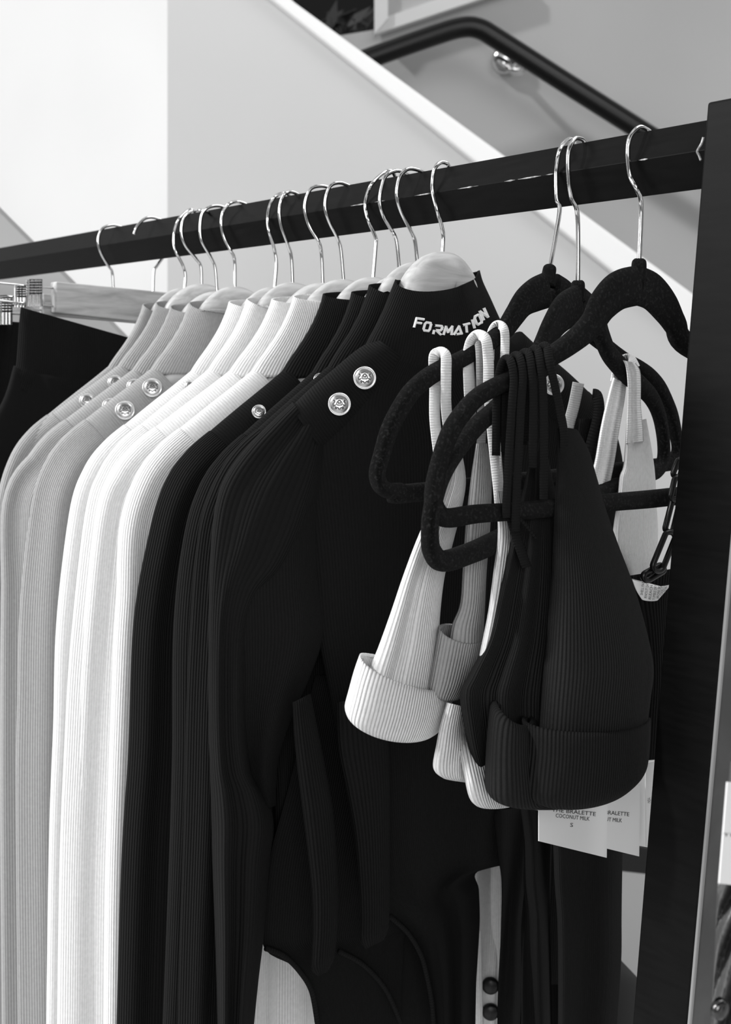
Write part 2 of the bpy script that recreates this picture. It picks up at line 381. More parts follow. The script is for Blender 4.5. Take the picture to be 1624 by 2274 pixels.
# ------------------------------------------------------------------ wooden hangers and their tops
HK = dict(
a=[(410, 641), (412, 613), (407, 591), (394, 565), (387, 544), (388, 514), (397, 488), (414, 470), (428, 466)],
b=[(448, 632), (446, 591), (435, 574), (414, 548), (404, 522), (405, 496), (414, 477), (431, 467), (450, 468)],
c=[(482, 649), (478, 596), (470, 574), (450, 539), (445, 514), (448, 479), (461, 462), (483, 457), (500, 462)],
d=[(522, 638), (521, 578), (513, 557), (498, 527), (492, 496), (496, 470), (509, 453), (526, 448), (545, 453)],
e=[(610, 639), (614, 587), (609, 552), (599, 518), (595, 488), (599, 458), (610, 438), (625, 430), (638, 430)],
f=[(650, 629), (647, 570), (638, 539), (625, 501), (621, 470), (625, 445), (634, 430), (647, 426), (662, 432)],
g=[(717, 630), (714, 564), (708, 537), (688, 503), (678, 469), (680, 442), (691, 419), (712, 413), (730, 417)],
h=[(763, 622), (757, 554), (749, 527), (732, 493), (723, 463), (725, 435), (735, 412), (752, 406), (769, 410)],
i=[(829, 617), (835, 544), (834, 527), (820, 493), (812, 463), (815, 435), (827, 408), (851, 385), (871, 381)],
j=[(888, 613), (881, 537), (871, 513), (852, 479), (844, 446), (849, 412), (857, 391), (874, 381), (891, 381)],
k=[(927, 584), (922, 537), (915, 517), (891, 469), (882, 435), (884, 408), (891, 388), (908, 375), (932, 379)],
l=[(983, 561), (984, 517), (972, 469), (962, 429), (961, 402), (966, 374), (979, 361), (993, 363), (999, 371)])
edge = dict(  # left outline of each hanging sleeve, in the photograph
b=[(-8, 1050), (-12, 1150), (-22, 1400), (-30, 1600), (-40, 1850), (-40, 2290)],
c=[(3, 1085), (2, 1185), (2, 1320), (0, 1560), (0, 1840), (0, 2290)],
d=[(66, 1073), (56, 1185), (45, 1336), (38, 1560), (35, 1840), (36, 2290)],
e=[(151, 1084), (140, 1179), (126, 1392), (119, 1617), (109, 1897), (95, 2290)],
f=[(185, 1100), (170, 1224), (156, 1448), (143, 1673), (132, 1953), (119, 2290)],
g=[(207, 1090), (196, 1224), (182, 1448), (168, 1729), (157, 2009), (147, 2290)],
h=[(263, 1106), (258, 1280), (252, 1448), (241, 1729), (233, 2009), (224, 2290)],
i=[(328, 1067), (317, 1185), (297, 1392), (286, 1673), (269, 1953), (249, 2290)],
j=[(405, 1095), (396, 1225), (388, 1400), (385, 1700), (375, 2000), (350, 2290)],
k=[(435, 1105), (424, 1300), (418, 1500), (410, 1800), (400, 2100), (385, 2290)])
def hook(pl, pts, parent, sink=.012, r=.00165):
    Q = [pl.px(x, y) for x, y in pts]
    uv = [pl.uv(x, y) for x, y in pts]
    b0 = np.array(Q[0]); t = b0 - np.array(Q[1]); t /= np.linalg.norm(t)
    seen = False
    for i_ in range(1, len(Q)):
        if Q[i_][2] > RT + .0005: seen = True
        if not seen and Q[i_][2] > RB - .004 and Q[i_][1] > -.0095:
            rr_ = ray(*pts[i_]); yy = -.0095 if Q[i_][2] > RB else -.006
            Q[i_] = EYE + rr_ * ((yy - EYE[1]) / rr_[1])
    P = [b0 + t * sink] + Q
    u, v = uv[-1]
    for du, dv in ((.006, -.005), (.0095, -.013), (.0095, -.022)):
        P.append(pl.P(max(u, .0085) + du, min(v, 1.776) + dv))
    # pass clear of the rail: keep the wire outside the rhombus
    o = wire('hook', P, r, M['chrome'], parent, 10, 6); o['label'] = 'chrome wire hook'; return o
def stemX(x, y): r = ray(x, y); return (EYE + r * (-EYE[1] / r[1]))
def wood_hanger(key, label):
    s = stemX(*HK[key][0]); z = s[2]; yw = 0
    if key in edge:          # turn of the hanger that brings its near shoulder where the photo shows it
        yw = min(np.arange(-4, 14, .25), key=lambda a: abs(Plane(s[0], a).uv(*edge[key][0])[0] + .213))
    if key == 'a': yw = 1
    pl = Plane(s[0], float(yw))
    e = empty('wooden_hanger', (s[0], 0, z), label, 'clothes hanger', 'wooden hangers of the ribbed tops')
    th = .0085 if key != 'l' else .013
    half = [(.178, z - .188, .006, th * .6), (.160, z - .170, .008, th * .7), (.130, z - .142, .010, th * .85), (.100, z - .117, .011, th * .9), (.073, z - .097, .011, th), (.048, z - .076, .012, th), (.034, z - .058, .015, th), (.024, z - .037, .0205, th), (.012, z - .0245, .0215, th)]
    k_ = .74 if key == 'l' else 1
    pts = [(-a, b_, c, d) for a, b_, c, d in half] + [(0, z - .0215, .0225, th * 1.05)] + [(a * k_, b_, c, d) for a, b_, c, d in half[::-1]]
    tube('shoulder_bar', pl, pts, M['wood'], e, seg=20, power=.8)
    hook(pl, HK[key], e)
    return pl, z, e
colors = dict(a='grey', b='grey', c='grey', d='grey', e='white', f='white', g='white', h='white', i='black', j='black', k='black', l='black')
hlab = dict(a='farthest wooden hanger of the top row, left of the other grey tops', b='wooden hanger second from the left end of the tops, its hook close beside the first',
 c='wooden hanger third from the left end of the tops, its stem ending lowest', d='wooden hanger of the last grey top before the white ones',
 e='wooden hanger of the farthest white top, first of a close hook pair', f='wooden hanger of the second white top, second of a close hook pair',
 g='wooden hanger of the third white top from the left', h='wooden hanger of the nearest white top next to the black ones',
 i='wooden hanger of the farthest black top, first of three close hooks', j='wooden hanger of the second black top, middle of three close hooks',
 k='wooden hanger just behind the front black top, last of three close hooks', l='wooden hanger with its pale rounded head showing in the front black collar')
tlab = dict(a='grey ribbed mock neck top farthest left, mostly hidden behind other grey tops', b='grey ribbed top at left with two shoulder buttons, behind two others',
 c='grey ribbed top third from left, shoulder buttons half covered by its neighbour', d='grey ribbed top nearest the white tops with two whole metal shoulder buttons',
 e='white ribbed top directly beside the last grey one', f='second white ribbed top from the left', g='third white ribbed top with the broad smooth sleeve', h='white ribbed top touching the first black top',
 i='black ribbed top beside the white tops with one glinting shoulder button', j='narrow black ribbed top, second of the black ones from the left', k='black ribbed top directly behind the front black one',
 l='front black ribbed bodysuit with white lettering on its collar and metal shoulder buttons')
def fold_fn(seed, amp):
    r = random.Random(seed); ph = r.random() * 6; k = r.uniform(4.5, 7)
    return lambda c, q, s: amp * min(1, q * 2.5) * math.sin(k * c + ph + q * 1.2) * (1 if s > 0 else -.6)
def button(objs, x, y, rpx, parent, nfix=None):
    h = hits(objs, x, y, .0028)
    if h is None: return
    c, n = h; n = np.array(n) if nfix is None else np.array(nfix); n = n / np.linalg.norm(n)
    a = np.cross(n, [0, 0, 1.]); a /= np.linalg.norm(a); b2 = np.cross(n, a)
    r = rpx * float((c - EYE) @ FWD) / FPX
    prof = [(0, .22), (.3, .21), (.6, .16), (.80, .08), (.84, .04), (.87, .10), (.94, .14), (1, .08), (1, -.1), (.8, -.2)]
    V = []; Fc = []; S = 28
    for rr, hh in prof[1:]:
        for k in range(S): t = 2 * PI * k / S; V.append(c + (a * math.cos(t) + b2 * math.sin(t)) * rr * r + n * (hh + .12) * r)
    V.append(c + n * (.22 + .12) * r); top = len(V) - 1
    for i in range(len(prof) - 2):
        for k in range(S): Fc.append((i * S + k, i * S + (k + 1) % S, (i + 1) * S + (k + 1) % S, (i + 1) * S + k))
    for k in range(S): Fc.append((top, (k + 1) % S, k))
    o = mesh('button', V, Fc, M['button'], parent); o['label'] = 'domed metal crest button'
    # embossed crest: shield, crown points and side scrolls
    def P(x_, y_, h_=.36): h_ += .04; rr = math.hypot(x_, y_); return c + (a * x_ + b2 * -y_ * -1) * r + n * (h_ - .22 * rr * rr) * r
    lines = [[(-.22, .1), (-.22, -.12), (0, -.34), (.22, -.12), (.22, .1), (-.22, .1)], [(-.3, .2), (-.34, .42), (-.15, .28), (0, .48), (.15, .28), (.34, .42), (.3, .2)],
             [(-.3, .05), (-.5, .2), (-.55, -.05), (-.38, -.2), (-.5, -.35)], [(.3, .05), (.5, .2), (.55, -.05), (.38, -.2), (.5, -.35)], [(-.3, -.42), (0, -.52), (.3, -.42)],
             [(-.08, .02), (-.08, -.16)], [(.08, .02), (.08, -.16)], [(-.08, -.07), (.08, -.07)]]
    V = []; Fc = []
    for L in lines:
        for (x0, y0), (x1, y1) in zip(L[:-1], L[1:]):
            d = np.array([x1 - x0, y1 - y0]); d = d / np.linalg.norm(d) * .055; p = np.array([-d[1], d[0]]); k = len(V)
            for (xx, yy) in ((x0, y0), (x1, y1)):
                V += [P(xx + p[0], yy + p[1], .33), P(xx, yy, .39), P(xx - p[0], yy - p[1], .33)]
            Fc += [(k, k + 3, k + 4, k + 1), (k + 1, k + 4, k + 5, k + 2)]
    e = mesh('crest', V, Fc, M['relief'], o); e.matrix_parent_inverse = Matrix()
    me = e.data
    return o
tops = {}
def ribbed_top(key):
    pl, z, hg = wood_hanger(key, hlab[key])
    col = colors[key]; dz = (z - 1.694) * .5
    root = empty('bodysuit' if key == 'l' else 'ribbed_top', (pl.o[0], 0, z - .03), tlab[key], 'top' if key != 'l' else 'bodysuit', None if key == 'l' else col + ' ribbed tops on the rail')
    seed = ord(key)
    T = .0118 if key != 'a' else .010
    parts = []
    # collar: open mock neck
    def row(v, ul, ur, b, sf=0, sb=0): return (ul, v + dz, ur, v + dz, sf, sb, b, b)
    jit = random.Random(seed).uniform(-.004, .004)
    rows = [row(1.676, -.049, .036, T, -.008 + jit, .004), row(1.668, -.052, .042, T), row(1.652, -.060, .056, T), row(1.636, -.071, .070, T), row(1.620, -.084, .084, T), row(1.606, -.094, .094, T)]
    co = sheet('collar', pl, rows, M[col], root, nsub=4, nseg=48, px=False, sol=.0018, fold=lambda s, q: .003 * math.sin(s * 9 + seed) * (1 - q)); parts.append(co)
    # sleeves with a cross ribbed shoulder yoke
    for sd in (-1, 1):
        yk = [(sd * .071, 1.595, .025, T * .8), (sd * .092, 1.577, .027, T), (sd * .120, 1.556, .028, T), (sd * .143, 1.538, .029, T)]
        o = tube('shoulder_yoke', pl, yk, M[col + '_cross'], root, n=5, seg=28, z=dz); parts.append(o)
        if sd < 0 and key in edge:
            ed = [pl.uv(x, y) for x, y in edge[key]]
        else: ed = [(-.213, 1.500), (-.218, 1.44), (-.224, 1.37), (-.232, 1.27), (-.238, 1.15), (-.245, 1.0)]
        hw = .030 if col != 'grey' else .034
        sl = [(sd * .139, 1.541 + dz, .0295, T), (sd * .156, 1.526 + dz, .0315, T + .001), (sd * .169, 1.507 + dz * .6, .033, T + .0015)]
        for n_, (u, v) in enumerate(ed[0:]):
            if n_ == 1 and v > 1.445: continue
            w = .034 + (.003 if key in 'bcd' else .001 if key in 'aefghi' else -.0012) * n_
            sl.append((sd * (-u - w), 1.474 if n_ == 0 else (min(v, 1.42) - (.09 if n_ == 5 else 0)), w, T + .001 + .001 * math.sin(n_ + seed)))
        if not (key == 'l' and sd < 0):
            o = tube('sleeve', pl, sl, M[col], root, n=7, seg=40, fold=fold_fn(seed + sd, .0045)); parts.append(o)
    if key != 'l':
        if col == 'black':
            rows = [row(1.585, -.085, .085, T * .9), row(1.55, -.12, .12, T), row(1.49, -.145, .145, T), row(1.40, -.150, .150, T), row(1.28, -.145, .145, T), row(1.22, -.140, .140, T), row(1.19, -.11, .11, T)]
        else:
            rows = [row(1.585, -.085, .085, T * .9), row(1.55, -.12, .12, T), row(1.49, -.145, .145, T), row(1.40, -.150, .150, T), row(1.2, -.150, .150, T), row(1.0, -.155, .155, T), row(.86, -.16, .16, T)]
        sheet('torso', pl, rows, M[col], root, nsub=5, nseg=64, px=False, capB=True, fold=lambda s, q: (.004 * math.sin(s * 17 + seed + q * 2) + (.0035 if key != 'h' else .0085) * math.sin(s * 47 + seed + 2 * q)) * q)
    tops[key] = (pl, root, parts, dz)
    return pl, root, parts, dz
for key in 'abcdefghijk': ribbed_top(key)
# buttons: (x, y, radius) in the photograph, top
for key, bs in dict(b=[(256, 851, 17), (194, 892, 17)], c=[(299, 860, 18), (245, 903, 18)], d=[(337, 863, 22), (277, 913, 22)], e=[(421, 860, 13)], g=[(448, 928, 12)], i=[(573, 916, 16)], j=[(708, 846, 15)]).items():
    pl, root, parts, dz = tops[key]
    for x, y, r in bs: button(parts, x, y, r, root, (.86, -.45, .25))
# ------------------------------------------------------------------ front black bodysuit
pl, z, hg = wood_hanger('l', hlab['l'])
root = empty('bodysuit', (pl.o[0], 0, z - .03), tlab['l'], 'bodysuit')
B = M['black']
col_rows = [(878, 620, 1066, 600, 36, 6, .016, .014), (868, 645, 1073, 625, 26, 6, .018, .014), (850, 690, 1090, 662, 12, 0, .020, .015), (822, 745, 1113, 712, 4, 0, .021, .016), (795, 790, 1145, 770, 6, 0, .020, .016), (740, 840, 1190, 820, 6, 0, .018, .016)]
co = sheet('collar', pl, col_rows, B, root, nsub=6, nseg=72, sol=.002, fold=lambda s, q: .006 * math.exp(-((s - .80) / .10) ** 2) * (1 - q))
to = sheet('torso', pl, [(775, 800, 1165, 785, 0, 0, .0195, .015), (700, 858, 1235, 848, 0, 0, .018, .015), (660, 920, 1300, 885, 0, 0, .016, .015), (655, 1000, 1335, 930, 0, 0, .016, .015), (670, 1100, 1320, 1030, 0, 0, .017, .015),
    (690, 1250, 1290, 1200, 0, 0, .018, .015), (705, 1400, 1265, 1380, 0, 0, .018, .015), (735, 1560, 1235, 1560, 0, 0, .020, .015), (758, 1700, 1205, 1700, 0, 0, .022, .015),
    (780, 1830, 1178, 1830, 0, 0, .022, .015), (800, 1930, 1166, 1905, 0, 0, .020, .014), (862, 2030, 1062, 1935, 0, 0, .018, .013), (905, 2072, 1064, 1975, 0, 0, .016, .012), (932, 2118, 1066, 2040, 0, 0, .014, .01), (948, 2175, 1062, 2120, 0, 0, .014, .01), (958, 2230, 1058, 2190, 0, 0, .014, .01), (964, 2320, 1056, 2300, 0, 0, .014, .01)],
    B, root, nsub=6, nseg=90, capB=True, fold=lambda s, q: .0045 * math.sin(s * 15 + 1 + q * 3) * min(1, max(0, q - .35) * 3))
yl = sheet('shoulder_yoke', pl, [(838, 752, 905, 800, 0, 0, .022, .012), (795, 775, 870, 850, 0, 0, .0215, .013), (738, 822, 810, 915, 0, 0, .0205, .014), (690, 862, 760, 965, 0, 0, .0195, .015), (645, 905, 715, 1000, 0, 0, .0185, .015)], M['black_cross'], root, nsub=6, nseg=40)
yr = tube('shoulder_yoke', pl, [(.070, 1.622, .026, .016), (.095, 1.604, .027, .018), (.125, 1.585, .028, .018), (.150, 1.566, .030, .016)], M['black_cross'], root, n=5, seg=28)
tube('sleeve', pl, [(.146, 1.570, .030, .015), (.168, 1.545, .034, .016), (.180, 1.50, .034, .016), (.175, 1.40, .033, .014), (.16, 1.2, .033, .014), (.15, 1.05, .03, .014)], B, root, n=7, seg=36)
sl = sheet('sleeve', pl, [(650, 893, 722, 990, 0, 0, .018, .014), (610, 930, 720, 1030, 0, 0, .019, .014), (555, 985, 715, 1080, 0, 0, .021, .014), (508, 1045, 700, 1140, 0, 0, .023, .014), (482, 1105, 680, 1200, 0, 0, .025, .014), (470, 1190, 640, 1270, 0, 0, .026, .014),
    (465, 1300, 580, 1330, 0, 0, .026, .014), (463, 1420, 552, 1420, 0, 0, .027, .014), (463, 1600, 549, 1600, 0, 0, .028, .014), (466, 1700, 560, 1710, 0, 0, .028, .014), (468, 1760, 590, 1765, 0, 0, .028, .014), (470, 1830, 608, 1830, 0, 0, .028, .014),
    (472, 1920, 598, 1920, 0, 0, .028, .014), (477, 2060, 588, 2060, 0, 0, .028, .014), (481, 2180, 574, 2180, 0, 0, .028, .014), (484, 2320, 560, 2320, 0, 0, .028, .014)],
    B, root, nsub=7, nseg=60, fold=lambda s, q: -.009 * math.exp(-((s - .42) / .13) ** 2) * min(1, max(0, q - .3) * 5) + .002 * math.sin(s * 14 + q * 5))
sheet('side_panel', pl, [(560, 1090, 705, 1120, 0, 0, .018, .012), (530, 1200, 703, 1220, 0, 0, .022, .012), (520, 1300, 710, 1310, 0, 0, .024, .012), (520, 1410, 719, 1408, 0, 0, .025, .012), (528, 1500, 690, 1500, 0, 0, .024, .012), (532, 1590, 652, 1585, 0, 0, .022, .01),
    (545, 1680, 621, 1675, 0, 0, .020, .01), (560, 1750, 614, 1742, 0, 0, .018, .008), (580, 1800, 612, 1790, 0, 0, .008, .006)], B, root, nsub=6, nseg=60, capT=True, capB=True,
    fold=lambda s, q: .004 * math.sin(s * 8 + q * 4))
# the far sleeve is folded forward and hangs down in front
pf = Plane(pl.o[0], 0, 0, .034)
s2 = sheet('sleeve', pf, [(748, 1560, 850, 1540, 0, 0, .009, .006), (752, 1660, 862, 1650, 0, 0, .010, .007), (772, 1760, 866, 1750, 0, 0, .010, .007), (788, 1850, 866, 1850, 0, 0, .010, .007), (797, 1950, 866, 1950, 0, 0, .009, .007), (801, 2030, 865, 2020, 0, 0, .009, .007), (801, 2085, 863, 2062, 0, 0, .009, .006), (812, 2108, 852, 2088, 0, 0, .005, .004)],
    M['black_wide'], root, nsub=6, nseg=36, capT=True, capB=True)
pk, rootk, partsk, dzk = tops['k']
sheet('sleeve_end', pf, [(650, 1560, 690, 1540, 0, 0, .007, .005), (654, 1640, 708, 1630, 0, 0, .008, .006), (662, 1720, 724, 1710, 0, 0, .009, .006), (672, 1800, 740, 1800, 0, 0, .009, .006), (684, 1900, 748, 1900, 0, 0, .009, .006), (692, 1980, 752, 1985, 0, 0, .009, .006), (694, 2060, 750, 2060, 0, 0, .009, .006), (692, 2120, 745, 2110, 0, 0, .009, .006), (692, 2152, 742, 2130, 0, 0, .008, .006), (706, 2168, 728, 2158, 0, 0, .004, .003)],
    M['black_wide'], root, nsub=6, nseg=36, capT=True, capB=True)
# leg openings are bound with a raised hem
def hem(pts, pln, w, par, r=.0022):
    return wire('leg_hem', [pln.px(x, y, w) for x, y in pts], r, M['black_cross'], par, 8, 6)
hem([(865, 2034), (905, 2070), (935, 2120), (950, 2175), (960, 2230), (966, 2300)], pl, .006, root)
hem([(1165, 1838), (1130, 1852), (1095, 1880), (1072, 1906)], pl, .014, root)
for x, y, r in ((805, 839, 26), (749, 897, 26)): button([yl, to, sl, co], x, y, r, root, (.80, -.52, .12))
button([yr, to], 1224, 855, 24, root, (.75, -.60, .10))
# second black torso lower down behind it
pi_ = Plane(.684)
sheet('torso', pi_, [(800, 1850, 1060, 1850, 0, 0, .004, .005), (820, 2050, 1040, 2050, 0, 0, .004, .005), (850, 2150, 1020, 2150, 0, 0, .004, .005), (860, 2330, 1020, 2330, 0, 0, .004, .005)], M['smooth_black'], root, nsub=4, nseg=30, capT=True, capB=True)
pj = Plane(.700)
sheet('torso', pj, [(700, 1500, 1000, 1500, 0, 0, .004, .006), (640, 1750, 1000, 1750, 0, 0, .004, .006), (600, 1900, 980, 1900, 0, 0, .004, .006), (585, 2040, 950, 2030, 0, 0, .004, .006), (590, 2110, 930, 2060, 0, 0, .004, .006), (660, 2150, 900, 2075, 0, 0, .004, .006), (690, 2200, 895, 2140, 0, 0, .004, .006), (703, 2250, 890, 2250, 0, 0, .004, .006), (705, 2330, 892, 2330, 0, 0, .004, .006)], M['black'], root, nsub=5, nseg=40, capT=True, capB=True)
hem([(753, 2112), (806, 2142), (855, 2195), (890, 2270)], pj, .008, root)
hem([(590, 2106), (630, 2122), (668, 2160), (693, 2205), (706, 2280)], pj, .006, root)
# white stitched lettering on the collar
G = dict(F=[[(0, 0), (0, 1), (1, 1)], [(0, .52), (.8, .52)]], O=[[(.2, 0), (.85, 0), (1, .2), (1, .8), (.8, 1), (.2, 1), (0, .8), (0, .2), (.2, 0)]], R=[[(0, .35), (0, 0)], [(0, 1), (.85, 1), (1, .85), (1, .6), (.85, .45), (.25, .45), (1, 0)]],
 M=[[(0, 0), (.12, 1), (.5, .3), (.9, 1), (1, 0)]], A=[[(0, 0), (.62, 1), (1, 0), (.35, .0)]], T=[[(0, 1), (1, 1)], [(.5, .8), (.5, 0)]], I=[[(.5, 0), (.5, 1)]], N=[[(0, 0), (.05, 1), (.95, 0), (1, 1)]])
word = [('F', 921, 706, 939, 729, 8), ('O', 941, 715, 957, 736, 8), ('R', 963, 722, 982, 743, 5), ('M', 985, 724, 1006, 744, 0), ('A', 1007, 724, 1027, 743, -8), ('T', 1028, 719, 1044, 738, -14), ('I', 1045, 709, 1057, 729, -22), ('O', 1054, 699, 1069, 721, -28), ('N', 1067, 686, 1081, 709, -32)]
def letters(name, items, objs, half_px, parent, mat, off=.0012, shear=.18):
    V = []; Fc = []
    for ch_, x0, y0, x1, y1, rot in items:
        cx, cy = (x0 + x1) / 2, (y0 + y1) / 2; a = math.radians(rot); W_, H_ = (x1 - x0), (y1 - y0)
        def m_(p):
            dx = (p[0] - .5 + (p[1] - .5) * shear) * W_ * .84; dy = -(p[1] - .5) * H_ * .86
            return (cx + dx * math.cos(a) - dy * math.sin(a), cy + dx * math.sin(a) + dy * math.cos(a))
        for st in G[ch_]:
            pts = [m_(p) for p in st]
            for p, q in zip(pts[:-1], pts[1:]):
                d = np.array(q) - np.array(p); L = np.linalg.norm(d); d /= L; nn = np.array([-d[1], d[0]]) * half_px; p = np.array(p) - d * half_px * .6; q = np.array(q) + d * half_px * .6
                S = max(2, int(L / 3)); k = len(V)
                for i in range(S + 1):
                    c = p + (q - p) * i / S
                    for sg in (-1, -.5, .5, 1):
                        w = c + nn * sg; h = hits(objs, w[0], w[1], off if abs(sg) < 1 else .0001)
                        V.append(h[0] if h else pl.px(w[0], w[1], .02))
                for i in range(S):
                    for j in range(3): q0 = k + i * 4 + j; Fc.append((q0, q0 + 1, q0 + 5, q0 + 4))
    return mesh(name, V, Fc, mat, parent)
letters('embroidered_lettering', word, [co, to], 2.7, root, M['thread'])['label'] = 'white embroidered word FORMATION'
# ------------------------------------------------------------------ clip hangers with dark bottoms at the far left
def clip(name_par, pln, x, y, w, h, wd):
    """ridged metal clip: front jaw with ribs and grip slots"""
    V = []; Fc = []
    def bx(xa, ya, xb, yb, w0, w1):
        k = len(V)
        for ww in (w0, w1):
            for (xx, yy) in ((xa, ya), (xb, ya), (xb, yb), (xa, yb)): V.append(pln.px(xx, yy, ww))
        Fc.extend([(k, k + 1, k + 2, k + 3), (k + 7, k + 6, k + 5, k + 4)] + [(k + i, k + (i + 1) % 4, k + 4 + (i + 1) % 4, k + 4 + i) for i in range(4)])
    bx(x, y, x + w, y + h, 0, wd * .4)
    back = mesh('clip_plate', V, Fc, M['dchrome'], name_par, smooth=False); back['label'] = 'dark back of the clip'; V = []; Fc = []
    for i in range(4):
        fx = x + w * (.02 + .25 * i); bx(fx, y + h * .55, fx + w * .18, y + h * 1.02, wd * .3, wd)
        for j in range(5): bx(fx, y + h * (.04 + .1 * j), fx + w * .2, y + h * (.09 + .1 * j), wd * .3, wd)
    bx(x, y, x + w * .2, y + h * .6, wd * .3, wd * .8)
    bx(x, y + h * .1, x + w, y + h * .95, -.012, -.009)
    o = mesh('clip', V, Fc, M['chrome'], name_par, smooth=False, bevel=.0004); o['label'] = 'ridged chrome clip'; return o
def clip_hanger(x0, yaw, label, hk, bar, rods, clips, w=0):
    s = stemX(*hk[0]); p = Plane(s[0], yaw)
    e = empty('clip_hanger', (s[0], 0, s[2]), label, 'clothes hanger', 'clip hangers at the left end of the rail')
    prism('wooden_block', [p.px(x, y, .008) for x, y in bar], -p.n * .016, M['wood'], e, .0015)
    for (xa, ya, xb, yb) in rods: wire('rod', [p.px(xa, ya), p.px(xb, yb)], .0011, M['chrome'], e, 8, 1)
    for c_ in clips: clip(e, p, *c_)
    return p, e
hk1 = [(252, 640), (249, 604), (241, 591), (226, 565), (219, 544), (219, 527), (228, 507), (250, 500), (267, 503), (274, 506)]
hk2 = [(340, 652), (342, 604), (347, 593), (356, 580)]
p1, e1 = clip_hanger(0, 0, 'clip hanger at the far left of the rail, its block hidden behind the next one', hk1, [(96, 652), (400, 672), (400, 722), (310, 716), (100, 698)], [(-160, 644, 100, 664), (-160, 684, 100, 690)], [(-14, 655, 30, 60, .006), (32, 632, 24, 44, .005)])
hook(p1, hk1, e1, .01)
p2, e2 = clip_hanger(0, 0, 'wooden clip hanger with its block in view, hook tip turned to the front', hk2, [(125, 625), (500, 662), (500, 736), (125, 694)], [(-120, 617, 130, 641), (-120, 655, 130, 681)], [(58, 620, 36, 60, .006)])
s2_ = stemX(340, 652)
p2, e2 = clip_hanger(0, 8, 'second clip hanger behind the first, its hook turned with the tip to the front', hk2, [(96, 672), (400, 672), (400, 712), (310, 718), (96, 700)], [(-160, 648, 100, 690), (-160, 690, 100, 700)], [(-2, 660, 30, 60, .006), (32, 632, 26, 50, .005)])
pa = Plane(s2_[0])
tipuv = [pa.uv(x, y, 0) for x, y in [(340, 493), (325, 489), (312, 494), (302, 511), (294, 526)]]
P = [pa.px(340, 658), pa.px(342, 604), pa.px(349, 590)] + [pa.P(.020, 1.742), pa.P(.024, 1.757), pa.P(.018, 1.770)] + [pa.P(.004, 1.7755), pa.P(-.008, 1.774), pa.P(-.018, 1.765), pa.P(-.022, 1.756)]
hk_o = wire('hook', P, .00165, M['chrome'], e2, 10, 6); hk_o['label'] = 'reversed chrome hook'
pb = Plane(p2.o[0], 0, 0, .0)
bt = empty('black_leggings', tuple(pb.px(150, 700)), 'black ribbed bottoms with a wide waistband clipped beside the grey tops', 'trousers', 'black bottoms on clip hangers')
sheet('waistband', pb, [(46, 682, 330, 762, 0, 0, .006, .006), (42, 720, 330, 790, 0, 0, .007, .006), (38, 780, 330, 850, 0, 0, .008, .007), (34, 816, 330, 900, 0, 0, .008, .007), (20, 850, 330, 1000, 0, 0, .008, .007)], M['black'], bt, nsub=5, nseg=50, capT=True,
      fold=lambda s, q: .002 * math.sin(s * 22) + .002 * math.exp(-((q - .8) / .05) ** 2))
sheet('leg_panel', pb, [(30, 812, 200, 840, 10, 0, .010, .009), (10, 880, 250, 920, 0, 0, .011, .009), (-30, 960, 300, 1000, 0, 0, .012, .009), (-80, 1100, 280, 1150, 0, 0, .012, .01), (-130, 1500, 260, 1500, 0, 0, .012, .01), (-150, 2400, 250, 2400, 0, 0, .012, .01)], M['smooth_black'], bt, nsub=5, nseg=50, capT=True, fold=lambda s, q: .003 * math.sin(s * 12 + 2))
pb2 = Plane(p1.o[0] - .02, 4)
bt2 = sheet('black_skirt', pb2, [(-160, 700, 52, 716, 0, 0, .008, .006), (-170, 760, 46, 770, 0, 0, .009, .006), (-190, 850, 40, 860, 0, 0, .010, .008), (-230, 1000, 40, 1000, 0, 0, .012, .008), (-260, 1500, 60, 1500, 0, 0, .012, .008)], M['black'], None, nsub=5, nseg=50, capT=True, capB=True, fold=lambda s, q: .004 * math.sin(s * 30))
tag(bt2, 'black gathered skirt at the left picture edge behind the bottoms', 'skirt')
# ------------------------------------------------------------------ velvet hangers
def velvet(key, X0z, yaw, label, hk, near, tipbar, far):
    s = stemX(*hk[0]); p = Plane(s[0], yaw)
    e = empty('velvet_hanger', (s[0], 0, s[2]), label, 'clothes hanger', 'black velvet hangers')
    pts = near + tipbar + far
    Q = []
    for q in pts:
        if len(q) == 5: Q.append((q[0], q[1], q[2], q[3]))
        else:
            u, v = p.uv(q[0], q[1]); Q.append((u, v, q[2] * p.depth(q[0], q[1]) / FPX, .0048 if q[2] > 26 else .0052))
    tube('hanger_body', p, Q, M['velvet'], e, n=7, seg=20, closed=False, power=.75)
    b0 = p.uv(*hk[0])
    d1 = np.array(p.uv(*hk[1])) - np.array(b0); d1 /= np.linalg.norm(d1)
    b0 = np.array(b0)
    tube('hook_socket', p, [(*(b0 - d1 * .014), .0085, .0052), (*(b0 - d1 * .008), .0058, .005), (*(b0 - d1 * .001), .0050, .0048), (*(b0 + d1 * .0012), .003, .003)], M['velvet'], e, n=4, seg=16)
    hook(p, hk, e, .01)
    return p, e
def mir(p, pts):   # the far arm as the mirror image of the near one in the hanger's own plane
    out = []
    for q in reversed(pts):
        u, v = p.uv(q[0], q[1]); out.append((-u, v, q[2] * p.depth(q[0], q[1]) / FPX, .005, 1))
    return out
hA = [(1222, 592), (1243, 470), (1237, 440), (1236, 380), (1245, 330), (1262, 310), (1275, 315)]
nA = [(1212, 645, 40), (1188, 655, 38), (1163, 672, 32), (1142, 702, 26), (1118, 735, 22), (1080, 764, 19), (1030, 795, 18), (980, 820, 20), (945, 842, 21), (913, 872, 21), (888, 910, 21), (865, 955, 20), (848, 1010, 18), (838, 1050, 17), (844, 1076, 17), (862, 1089, 18), (890, 1092, 20), (940, 1092, 21)]
PA = Plane(stemX(*hA[0])[0], -10)
